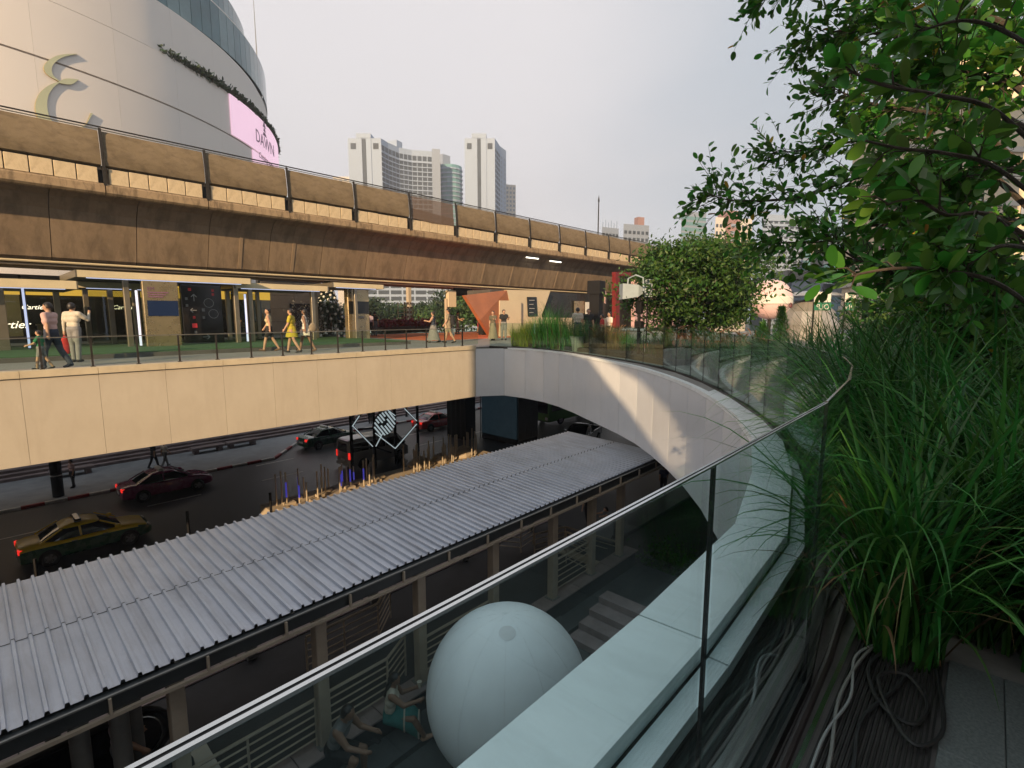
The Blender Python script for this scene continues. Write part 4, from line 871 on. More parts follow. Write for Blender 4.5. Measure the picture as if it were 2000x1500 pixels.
# ================================================================== CANOPY AND TERRACE
can = thing('walkway_canopy', 'long corrugated metal canopy roof over the raised walkway', 'canopy')
PR = .1705                                                     # rib pitch
def sheet(x0, y0, y1, z0, z1):
    prof = []
    for k in range(5):
        a = k * PR; prof += [(a, 0), (a + .045, .0), (a + .056, .046), (a + .088, .046), (a + .099, 0), (a + .125, .003), (a + .150, 0)]
    prof.append((5 * PR + .012, 0))
    m_ = MB(); ring = []
    for y, z in ((y0, z0), (y1, z1)): ring.append([(x0 + p[0], y, z + p[1]) for p in prof])
    m_.loft(ring, cap=False, closed=False)
    m_.loft([[(x, y, z - .004) for x, y, z in r] for r in ring], cap=False, closed=False)
    return m_
k = 0; x = -6.3
while x < 14.2:
    dz = random.uniform(-.004, .004)
    sheet(x, 9.15, 11.12, -2.90 + dz, -2.84 + dz).build('roof_sheet', 'roof_sheet', can); sheet(x, 7.28, 9.32, -2.982 + dz, -2.888 + dz).build('roof_sheet', 'roof_sheet', can); sheet(x, 9.128, 9.149, -2.8935 + dz, -2.893 + dz).build('lap_seal', 'mortar', can); x += 5 * PR
XE = x
MB().box(-6.3, XE, 7.20, 7.34, -3.22, -3.02).build('gutter', 'gutter', can); MB().box(-6.3, XE, 11.02, 11.14, -3.1, -2.93).build('gutter', 'gutter', can)
MB().bar((-6.3, 7.18, -3.015), (XE, 7.18, -3.015), .03, .02).build('gutter_lip', 'post_grey', can)
MB().bar((-6.3, 7.17, -3.26), (XE, 7.17, -3.26), .05, .045).build('fascia_rail', 'beige_paint', can)
for i in range(20):
    xx = -5.4 + 1.03 * i
    if xx < XE - .1: MB().bar((xx, 7.165, -3.238), (xx, 7.165, -3.03), .045, .03).build('bracket', 'beige_paint', can)
for i in range(14): MB().bar((-6 + 1.5 * i, 7.3, -3.06), (-6 + 1.5 * i, 11.1, -2.96), .06, .09).build('rafter', 'post_grey', can)
for yy in (7.6, 10.7): MB().bar((-6.3, yy, -3.12), (XE, yy, -3.10), .1, .1).build('beam', 'post_grey', can)
for xx in (-4.5, -2.5, -.5, 1.5, 3.5, 5.5, 7.5, 9.6, 11.3, 12.8):
    MB().bbox(xx - .095, xx + .095, 7.46, 7.65, Z_PLAT + .03, -3.17, .012).build('post', 'beige_paint', can); MB().box(xx - .14, xx + .14, 7.42, 7.69, Z_PLAT + .03, Z_PLAT + .05).build('base_plate', 'post_grey', can)
for xx in (-2.5, .4, 3.5, 6.4, 9.4, 12.4): MB().bbox(xx - .1, xx + .1, 10.62, 10.8, Z_PLAT + .03, -3.15, .012).build('post', 'post_grey', can)
for (xx, yy) in ((.55, 8.2), (.95, 8.05), (1.15, 8.45)): MB().tube([(xx, yy, Z_PLAT), (xx, yy, -3.0)], .11, 14).build('column', 'post_grey', can, smooth=True)
# railings
def railing(label, pts, z=Z_PLAT + .03, h=.86, rails=6, matn='beige_paint', step=1.05):
    t = thing('railing', label, 'railing', group='beige railings of the raised walkway'); pts = [Vector((*p, z)) if len(p) == 2 else Vector(p) for p in pts]
    for a, c in zip(pts, pts[1:]):
        for k in range(rails):
            zz = .16 + (h - .16) * k / (rails - 1); r_ = .028 if k == rails - 1 else .015
            MB().tube([a + Vector((0, 0, zz)), c + Vector((0, 0, zz))], r_, 6).build('handrail' if k == rails - 1 else 'rail', matn, t)
        n_ = max(1, round((c - a).length / step))
        for j in range(n_ + (c is pts[-1])): q = a.lerp(c, j / n_); MB().bar(q, q + Vector((0, 0, h - .02)), .03, .03).build('post', matn, t)
    return t
railing('beige railing behind the seated pair, below the first posts', [(-5, 7.56), (3.38, 7.56)]); railing('beige railing with a step-back behind the seated woman', [(3.62, 7.56), (4.75, 7.56), (5.38, 7.9)])
railing('beige railing disappearing behind the white balloon', [(5.62, 7.56), (7.38, 7.56)])
railing('long grey railing along the street edge of the walkway', [(2.3, 10.98), (10.2, 10.98)], matn='post_grey', h=.9)
railing('short angled railing across the walkway under the canopy', [(4.0, 9.2), (5.6, 9.2), (6.3, 9.8)], h=.9)
railing('corner railing round the stair head at the canopy end', [(10.2, 10.98), (10.9, 9.8), (11.6, 9.9)], h=.95)
railing('railing between the last canopy posts beside the stairs', [(9.8, 7.56), (11.2, 7.56), (11.3, 8.4)], h=.95)
railing('sloping stair railing at the far end of the walkway', [(10.6, 9.0, Z_PLAT), (11.9, 8.9, Z_PLAT - .15), (13.2, 7.9, Z_PLAT - .75)], h=.95)
t = thing('timber_stair', 'pale stair flight going down at the canopy end', 'stairs')
for k in range(5): MB().box(11.7 + .3 * k, 12.02 + .3 * k, 7.7, 9.2, Z_PLAT - .2 - .15 * k, Z_PLAT + .05 - .1 * k).build('tread', 'stone_wall', t)
# escalator head
es = thing('escalator', 'dark escalator head with round black handrail ends under the canopy', 'escalator')
for yy, nm in ((8.05, 0), (9.25, 1)):
    loop = []
    for k in range(13):
        a = -math.pi / 2 + math.pi * k / 12; loop.append((1.25 + .46 * math.cos(a), yy, Z_PLAT + .52 + .46 * math.sin(a)))
    top = [(-6, yy, Z_PLAT - 1.6)]; loop = [(-6, yy, Z_PLAT - 2.6), (-.2, yy, Z_PLAT + .06)] + loop + [(-.2, yy, Z_PLAT + .98), (-6, yy, Z_PLAT - 1.9)]
    MB().tube(loop, .05, 8).build('handrail', 'rubber', es, smooth=True)
    MB().slab([(x_, yy - .02, z_) for x_, _, z_ in loop], (0, .04, 0)).build('balustrade', 'black_gloss', es)
    MB().tube([(1.25 + .36 * math.cos(a), yy - .03, Z_PLAT + .52 + .36 * math.sin(a)) for a in np.linspace(-1.57, 1.57, 12)], .012, 6).build('trim', 'chrome', es)
    MB().bar((-6, yy - .06, Z_PLAT - 2.5), (.4, yy - .06, Z_PLAT + .12), .1, .06).build('skirt', 'post_grey', es)
MB().box(.2, 2.15, 8.12, 9.2, Z_PLAT + .002, Z_PLAT + .02).build('landing_plate', 'car_silver', es)
for k in range(12): MB().box(-.1 - .3 * k, .2 - .3 * k, 8.12, 9.2, Z_PLAT - .2 - .14 * k, Z_PLAT + .0 - .14 * k).build('step', 'steel_dark', es)
p = PZ(174, 1472, -5.3); MB().box(p.x - .12, p.x + .12, p.y - .02, p.y, p.z - .04, p.z + .05).build('display', 'led_line', es)
# white balloon
c_ = PD(991, 1345, 8.15); t = thing('white_balloon', 'huge white inflatable ball standing on the lower terrace', 'balloon', c_)
RB = 1.40; MB().ball((0, 0, 0), RB, 48, 32).build('skin', 'balloon', t, smooth=True)
d_ = (Vector((0, 0, 1)) * .93 - Vector((c_.x, c_.y, 0)).normalized() * .30).normalized(); q = d_.to_track_quat('Z', 'Y').to_matrix().to_4x4()
cap = MB(); cap.loft([[tuple(q.to_3x3() @ Vector((r_ * math.cos(2 * math.pi * k / 24), r_ * math.sin(2 * math.pi * k / 24), math.sqrt(RB * RB - r_ * r_) + .004))) for k in range(24)] for r_ in (.14, .07, .005)]); cap.build('valve_patch', 'balloon_mark', t)
MB().lathe([(.55, Z_TER - c_.z + .005), (.55, Z_TER - c_.z + .12), (.4, Z_TER - c_.z + .2)], n=24).build('base', 'balloon_mark', t)
for k in range(6):
    a = math.pi * k / 6 + .2; MB().tube([(1.0012 * RB * math.cos(a) * math.sin(th_), 1.0012 * RB * math.sin(a) * math.sin(th_), 1.0012 * RB * math.cos(th_)) for th_ in np.linspace(.2, 2 * math.pi + .2, 40)], .002, 4, cap=False).build('seam', 'balloon_mark', t)

# ================================================================== STREET FURNITURE
Z_BED = -7.92
GR = 'slim light rods along the roadside'
rm = MB().lathe([(.04, 0), (.04, 1)], n=7).mesh('rod', 'rod_metal'); bmn = MB().lathe([(.043, 0), (.043, 1)], n=7).mesh('glow_sleeve', 'rod_blue')
def rod(x, y, h, blue):
    t = thing('light_rod', 'slim metal light rod standing among the roadside row' if not blue else 'slim light rod with a glowing blue sleeve in the roadside row', 'light rod', (x, y, Z_BED), group=GR if not blue else 'blue glowing light rods')
    o = link('rod', rm, t); o.scale = (1, 1, h)
    if blue: o = link('glow_sleeve', bmn, t, (0, 0, h * .25)); o.scale = (1, 1, h * .45)
rr = random.Random(5)
for i in range(26): rod(9.9 + i * .215 + rr.uniform(-.08, .08), 24.9 + rr.uniform(-.7, .7), rr.uniform(1.0, 1.75), i in (2, 4, 6, 15, 17, 18, 20, 21))
for i in range(34): rod(17.6 + i * .17 + rr.uniform(-.06, .06), 25.0 + rr.uniform(-.7, .7), rr.uniform(.9, 1.8), False)
# kerb island of the rods with low timber edging
isl = thing('roadside_bed', 'dark bed with low timber edging under the light rods', 'bed'); MB().box(9.4, 24.2, 24.0, 26.0, Z_ST, Z_BED).build('bed', 'stone_wall', isl)
for i in range(12): MB().box(9.6 + .55 * i, 10.1 + .55 * i, 24.2 + .5 * (i % 3), 24.55 + .5 * (i % 3), Z_BED + .002, Z_BED + .14).build('timber', 'stone_wall', isl)
# rocks / cloth heaps by the rods
for (s_, n_, r_, lb) in ((18.9, 25.6, .6, 'pale rock heap lit behind the right-hand light rods'), (20.4, 25.5, .5, 'second pale heap behind the light rods'), (22.4, 25.4, .65, 'tan cloth-covered heap beside the advertising pillar')):
    m_ = MB(); gg = random.Random(r_); rings = []
    for j in range(6):
        th_ = j / 5 * 1.5; rings.append([(r_ * 1.5 * math.cos(th_) * math.cos(a) * gg.uniform(.75, 1.1), r_ * math.cos(th_) * math.sin(a) * gg.uniform(.75, 1.1), r_ * math.sin(th_) * gg.uniform(.9, 1.1)) for a in np.linspace(0, 5.7, 10)])
    m_.loft(rings); tag(m_.build('rock_heap', 'stone_wall', None, (s_, n_, Z_BED)), lb, 'rock')
# black steel frame with diamond LED logo
fr_ = thing('steel_frame', 'black steel frame with diamond light lines and striped logo', 'sculpture')
def at(u, v, n_=28.6): return PN(u, v, n_)
for u in (686, 731, 772, 816):
    p = at(u, 850, 28.6 + (.9 if u in (731, 772) else 0)); MB().bar((p.x, p.y, Z_ST), (p.x, p.y, -2.6), .14).build('post', 'black', fr_)
for (a, c, m_) in (((690, 833), (728, 872), 'led_line'), ((728, 872), (764, 884), 'black'), ((688, 833), (702, 812), 'led_line'), ((733, 846), (772, 876), 'led_line'), ((772, 876), (814, 828), 'led_line'), ((814, 822), (790, 798), 'led_line'), ((748, 845), (734, 872), 'led_line'), ((700, 838), (745, 836), 'black'), ((756, 800), (772, 812), 'led_line'), ((700, 812), (735, 790), 'black'), ((733, 872), (690, 876), 'black')):
    MB().bar(at(*a), at(*c), .1).build('frame_bar', 'black', fr_)
    if m_ == 'led_line': MB().bar(at(*a, 28.5), at(*c, 28.5), .05).build('light_line', 'led_line', fr_)
cn = at(752, 827, 28.4); ax = (at(764, 814, 28.4) - cn).normalized(); ay = Vector((0, 1, 0)).cross(ax).normalized() * -1
MB().slab([cn + (ax * math.cos(a) + ay * math.sin(a)) * .82 + Vector((0, .08, 0)) for a in np.linspace(0, 2 * math.pi, 9)[:-1]], (0, .06, 0)).build('logo_panel', 'black', fr_)
for k in range(8):
    f_ = -.70 + .2 * k; hw = math.sqrt(max(.0, .82 ** 2 - f_ ** 2)) * .9
    for (l0, l1) in (((-hw, -.12), (.18, hw)) if k in (3, 4) else (((-hw, hw),) if k not in (2, 5) else ((-hw, .1), (.35, hw)))):
        MB().bar(cn + ax * f_ + ay * l0, cn + ax * f_ + ay * l1, .08).build('logo_stripe', 'led_line', fr_)
# advertising pillar and black drape
t = thing('advertising_pillar', 'large square pillar with a dark photo poster under the curved wall', 'pillar')
MB().box(29.3, 31.7, 26.7, 30.8, Z_ST, SOFF - .05).build('core', 'steel_dark', t); MB().box(29.22, 29.29, 26.75, 30.75, Z_ST + .5, SOFF - .1).build('poster', 'poster_dark', t)
for k in range(3): MB().box(29.32 + .79 * k, 30.09 + .79 * k, 26.62, 26.69, Z_ST + .4, SOFF - .1).build('cladding_panel', 'soffit', t)
MB().bar((29.2, 30.85, Z_ST), (29.2, 30.85, SOFF), .06).build('edge_trim', 'chrome', t)
dr = MB(); dr.loft([[(27.6 + .05 * math.sin(j * 1.7), 30.95 + 2.3 * j / 14, z_) for j in range(15)] + [(28.7, 33.25, z_), (28.7, 30.95, z_)] for z_ in (Z_ST + .05, -6, -4, -2.4)]); tag(dr.build('drape', 'drape'), 'black draped hoarding beside the advertising pillar', 'hoarding')
# traffic cone, bollards, benches
p = PZ(765, 950, Z_ST); t = thing('traffic_cone', 'small orange traffic cone in the dark roadside', 'cone', (13.9, 24.6, Z_ST)); MB().lathe([(.17, .04), (.04, .7)], n=12).build('cone', 'cone_orange', t); MB().lathe([(.13, .25), (.1, .4)], n=12).build('stripe', 'paint_white', t); MB().box(-.22, .22, -.22, .22, 0, .04).build('base', 'rubber', t)
t = thing('bollard', 'thick black bollard with two white rings on the far pavement', 'bollard', (2.9, 37.7, -8.66)); MB().lathe([(.26, 0), (.26, 2.4), (.2, 2.5)], n=14).build('shaft', 'black', t)
for z_ in (1.2, 2.2): MB().lathe([(.275, z_), (.275, z_ + .06)], n=14).build('ring', 'paint_white', t)
for i, (x_, lb) in enumerate(((4.0, 'stone bench beside the black bollard'), (11.8, 'stone planter bench on the far pavement past the maroon car'), (14.2, 'second stone planter bench near the green taxi'))):
    t = thing('planter_bench', lb, 'bench', (x_, 42.2, -8.66)); MB().bbox(-1.1, 1.1, -.35, .35, .3, .48, .03).build('seat', 'kerb_grey', t)
    for sx in (-.8, .8): MB().box(sx - .15, sx + .15, -.3, .3, 0, .3).build('leg', 'kerb_grey', t)
t = thing('pedestrian_barrier', 'low black hoop barrier at the dark roadside', 'barrier', (7.4, 24.2, Z_ST)); MB().tube([(0, 0, 0), (0, 0, .9), (1.9, 0, .9), (1.9, 0, 0)], .04, 6).build('hoop', 'black', t); MB().bar((0, 0, .5), (1.9, 0, .5), .03).build('rail', 'black', t)
for (x_, n_, lb) in ((5.9, 24.6, 'thin black roadside pole left of the hoop barrier'), (9.3, 24.4, 'thin black roadside pole right of the hoop barrier'), (1.0, 23.5, 'thin black roadside pole beside the yellow taxi')):
    t = thing('roadside_pole', lb, 'pole', (x_, n_, Z_ST)); MB().tube([(0, 0, 0), (0, 0, 1.9)], .06, 6).build('shaft', 'black', t); MB().lathe([(.1, 0), (.1, .05)], n=8).build('base', 'black', t)

# ================================================================== VEHICLES
def rring(x, zb, zt, w, n=5, e=.32):
    """rounded-rectangle section at x"""
    P = []; h = (zt - zb) / 2; zc = (zt + zb) / 2
    for k in range(4 * n):
        a = 2 * math.pi * (k + .5) / (4 * n); c, s_ = math.cos(a), math.sin(a)
        P.append((x, w * math.copysign(abs(c) ** e, c), zc + h * math.copysign(abs(s_) ** e, s_)))
    return P
def wheel(car, x, y, r, out):
    m_ = MB().lathe([(r * .62, -.10), (r * .9, -.115), (r, -.07), (r, .07), (r * .9, .115), (r * .62, .10)], (x, y, r), 20, 'y'); w_ = m_.build('wheel', 'rubber', car, smooth=True)
    MB().lathe([(r * .63, -.02), (r * .63, .06)], (x, y, r), 18, 'y').build('hub', 'steel_dark', w_)
    rm_ = MB()
    for k in range(5):
        a = 2 * math.pi * k / 5; rm_.bar((x, y + out * .09, r), (x + r * .6 * math.cos(a), y + out * .09, r + r * .6 * math.sin(a)), .07, .04, (0, 1, 0))
    rm_.lathe([(r * .55, -.1 if out > 0 else .075), (r * .62, -.1 if out > 0 else .1)], (x, y, r), 18, 'y'); rm_.build('rim', 'rim', w_)
def sedan(label, loc, rz, up, lo, taxi=True, lit=True, L=4.5, cat='car', name='car'):
    t = thing(name, label, cat, loc, rz)
    st_ = [(-2.25, .34, .80, .66), (-2.2, .26, .93, .78), (-1.9, .22, 1.0, .845), (-1.3, .2, 1.0, .87), (-.4, .2, .98, .875), (.6, .2, .97, .875), (1.2, .2, .94, .87), (1.7, .22, .88, .85), (2.05, .25, .78, .80), (2.22, .30, .66, .68), (2.27, .36, .58, .58)]
    bdy = MB(); bdy.loft([rring(x, zb, zt, w) for x, zb, zt, w in st_])
    o = bdy.build('body', [up, lo], t, smooth=True)
    if up != lo:
        for pg in o.data.polygons:
            if pg.center.z < .74: pg.material_index = 1
    lv = [(.94, -1.62, 1.16, .80), (1.08, -1.42, .92, .765), (1.25, -1.12, .60, .70), (1.38, -.84, .34, .645), (1.44, -.66, .12, .60)]
    def ring(z, xr, xf, w, n=5): 
        P = []
        for k in range(4 * n):
            a = 2 * math.pi * (k + .5) / (4 * n); c, s_ = math.cos(a), math.sin(a); P.append(((xr + xf) / 2 + (xf - xr) / 2 * math.copysign(abs(c) ** .45, c), w * math.copysign(abs(s_) ** .3, s_), z))
        return P
    MB().loft([ring(*q) for q in lv]).build('window_glass', 'car_glass', t, smooth=True)
    rf = [(1.355, -.93, .43, .665), (1.42, -.80, .30, .64), (1.462, -.6, .1, .55), (1.475, -.4, -.1, .3)]
    MB().loft([ring(*q) for q in rf]).build('roof', up, t, smooth=True)
    for sy in (-1, 1):
        for (a, c) in (((1.14, .79, .96), (.40, .655, 1.38)), ((-1.60, .79, .98), (-.86, .655, 1.38)), ((-.28, .812, .97), (-.30, .662, 1.38))):
            MB().bar((a[0], a[1] * sy, a[2]), (c[0], c[1] * sy, c[2]), .07, .05).build('pillar', up, t)
        MB().bbox(.86, 1.06, sy * .93 - .09, sy * .93 + .09, .98, 1.12, .03).build('mirror', up, t)
        MB().bbox(-2.255, -2.08, sy * .62 - .14, sy * .62 + .14, .72, .90, .02).build('tail_light', 'tail_red' if lit else 'car_red', t)
        MB().bbox(1.98, 2.21, sy * .56 - .13, sy * .56 + .13, .60, .73, .03).build('headlight', 'head_lamp', t)
        MB().bar((-.62, sy * .884, .83), (-.42, sy * .884, .83), .02, .03).build('door_handle', 'chrome', t); MB().bar((.42, sy * .884, .82), (.62, sy * .884, .82), .02, .03).build('door_handle', 'chrome', t)
        for xw in (1.36, -1.33): MB().lathe([(.36, -.03), (.36, .03)], (xw, sy * .845, .33), 20, 'y').build('wheel_arch', 'black', t); wheel(t, xw, sy * .80, .315, sy)
    MB().box(-2.285, -2.255, -.24, .24, .52, .66).build('number_plate', 'plate', t)
    if taxi: MB().bbox(-.42, -.18, -.5, .5, 1.47, 1.60, .04).build('roof_sign', 'white_sign' if up != 'taxi_yellow' else 'car_black', t)
    return t
sedan('yellow and green taxi driving nearest the canopy', (2.95, 28.4, Z_ST), R(1), 'taxi_yellow', 'taxi_green'); sedan('maroon taxi driving in the lane beside the striped kerb', (7.35, 34.4, Z_ST), R(1), 'car_maroon', 'car_maroon')
sedan('dark green taxi with a yellow roof turning into the bay', (19.3, 38.2, Z_ST), R(4), 'taxi_green', 'taxi_green'); sedan('bright red taxi driving past the steel frame', (29.2, 36.8, Z_ST), R(0), 'car_red', 'car_red')
sedan('beige car roof showing above the canopy edge by the rods', (11.9, 22.5, Z_ST), R(180), 'car_beige', 'car_beige', False, False); sedan('black car roof behind the canopy beside the right-hand rods', (20.5, 22.4, Z_ST), R(180), 'car_black', 'car_black', False, False); sedan('grey car roof showing above the canopy edge in the dark', (7.0, 22.4, Z_ST), R(180), 'car_grey', 'car_grey', False, False)
def van(label, loc, rz, colr):
    t = thing('van', label, 'van', loc, rz)
    st_ = [(-2.4, .35, 1.80, .74), (-2.36, .28, 2.0, .84), (-2.1, .25, 2.08, .87), (.9, .25, 2.08, .87), (1.35, .25, 1.98, .86), (1.7, .25, 1.62, .85), (2.1, .25, 1.12, .84), (2.3, .28, .95, .80), (2.38, .36, .78, .68)]
    MB().loft([rring(*q, n=6, e=.22) for q in st_]).build('body', colr, t, smooth=True)
    MB().slab([(-2.415, y, z) for y, z in ((-.62, 1.22), (.62, 1.22), (.56, 1.84), (-.56, 1.84))], (.05, 0, 0)).build('rear_window', 'car_glass', t)
    MB().slab([(1.42, -.72, 1.93), (1.42, .72, 1.93), (2.12, .74, 1.16), (2.12, -.74, 1.16)], (.03, 0, .03)).build('windscreen', 'car_glass', t)
    for sy in (-1, 1):
        for (a, c) in ((-2.1, -.95), (-.85, .35), (.45, 1.35)): MB().slab([(a, sy * .868, 1.25), (c + (.35 if c > 1 else 0), sy * .868, 1.25), (c, sy * .858, 1.82), (a, sy * .858, 1.82)], (0, sy * .012, 0)).build('side_window', 'car_glass', t)
        MB().bbox(-2.42, -2.3, sy * .78 - .08, sy * .78 + .08, .8, 1.25, .02).build('tail_light', 'tail_red', t); MB().bbox(2.2, 2.34, sy * .6 - .15, sy * .6 + .15, .75, .95, .03).build('headlight', 'head_lamp', t); MB().bbox(1.7, 1.85, sy * 1.0 - .1, sy * 1.0 + .1, 1.2, 1.45, .03).build('mirror', 'black', t)
        for xw in (1.5, -1.35): MB().lathe([(.4, -.03), (.4, .03)], (xw, sy * .84, .36), 20, 'y').build('wheel_arch', 'black', t); wheel(t, xw, sy * .79, .34, sy)
    MB().box(-2.43, -2.405, -.24, .24, .62, .75).build('number_plate', 'plate', t); MB().box(-2.45, -2.3, -.8, .8, .3, .5).build('bumper', colr, t)
van('silver-grey minivan stopped behind the black steel frame', (19.1, 31.1, Z_ST), R(0), 'car_silver')
def pickup(label, loc, rz):
    t = thing('pickup_truck', label, 'pickup', loc, rz)
    st_ = [(-.2, .4, 1.1, .88), (.3, .35, 1.1, .89), (1.3, .35, 1.08, .88), (2.1, .36, 1.0, .86), (2.45, .42, .88, .76), (2.5, .5, .8, .66)]
    MB().loft([rring(*q) for q in st_]).build('body', 'car_grey', t, smooth=True)
    bd = MB(); bd.box(-2.5, -.2, -.88, .88, .5, .62); bd.box(-2.5, -.2, .82, .88, .62, 1.1); bd.box(-2.5, -.2, -.88, -.82, .62, 1.1); bd.box(-2.5, -2.42, -.82, .82, .62, 1.1); bd.build('bed', 'car_grey', t)
    def ring(z, xr, xf, w): return [(x_, y_, z) for x_, y_ in ((xr, -w * .8), (xr + .1, -w), (xf - .15, -w), (xf, -w * .7), (xf, w * .7), (xf - .15, w), (xr + .1, w), (xr, w * .8))]
    MB().loft([ring(1.05, -.25, 1.5, .82), ring(1.5, -.2, .95, .72), ring(1.68, -.05, .55, .64)]).build('window_glass', 'car_glass', t, smooth=True); MB().loft([ring(1.6, -.18, .78, .70), ring(1.72, -.05, .55, .62), ring(1.75, .05, .4, .4)]).build('roof', 'car_grey', t, smooth=True)
    for sy in (-1, 1):
        MB().bar((1.48, sy * .8, 1.07), (.72, sy * .69, 1.62), .07, .06).build('pillar', 'car_grey', t); MB().bar((.35, sy * .82, 1.07), (.3, sy * .70, 1.62), .07, .05).build('pillar', 'car_grey', t); MB().bar((-.24, sy * .82, 1.07), (-.18, sy * .70, 1.62), .09, .05).build('pillar', 'car_grey', t)
        MB().tube([(-.5, sy * .75, 1.1), (-.55, sy * .7, 1.6)], .04, 6).build('roll_bar', 'steel_dark', t); MB().bbox(1.1, 1.25, sy * .98 - .1, sy * .98 + .1, 1.1, 1.28, .03).build('mirror', 'chrome', t); MB().bbox(2.25, 2.47, sy * .6 - .16, sy * .6 + .16, .78, .95, .03).build('headlight', 'head_lamp', t)
        for xw in (1.6, -1.5): wheel(t, xw, sy * .82, .38, sy)
    MB().tube([(-.55, -.7, 1.6), (-.55, .7, 1.6)], .04, 6).build('roll_bar', 'steel_dark', t)
pickup('dark grey pickup truck coming out from under the curved wall', (33.4, 23.4, Z_ST), R(196))
t = thing('bus', 'green and dark bus end half hidden under the curved wall', 'bus', (41.5, 30.5, Z_ST), R(180))
MB().loft([rring(-5, .4, 2.9, 1.15, 6, .2), rring(-4.9, .35, 3.0, 1.25, 6, .2), rring(4.8, .35, 3.0, 1.25, 6, .2), rring(5, .5, 2.8, 1.15, 6, .2)]).build('body', 'bus_green', t, smooth=True); MB().box(5.0, 5.03, -1, 1, 1.2, 2.6).build('windscreen', 'car_glass', t)
for sy in (-1, 1):
    MB().bbox(4.9, 5.06, sy * .85 - .14, sy * .85 + .14, .6, .85, .03).build('headlight', 'head_lamp', t); MB().box(-4.7, 4.7, sy * 1.25 - .02, sy * 1.25 + .02, 1.4, 2.5).build('side_window', 'car_glass', t)
    for xw in (3.2, -3): wheel(t, xw, sy * 1.12, .48, sy)

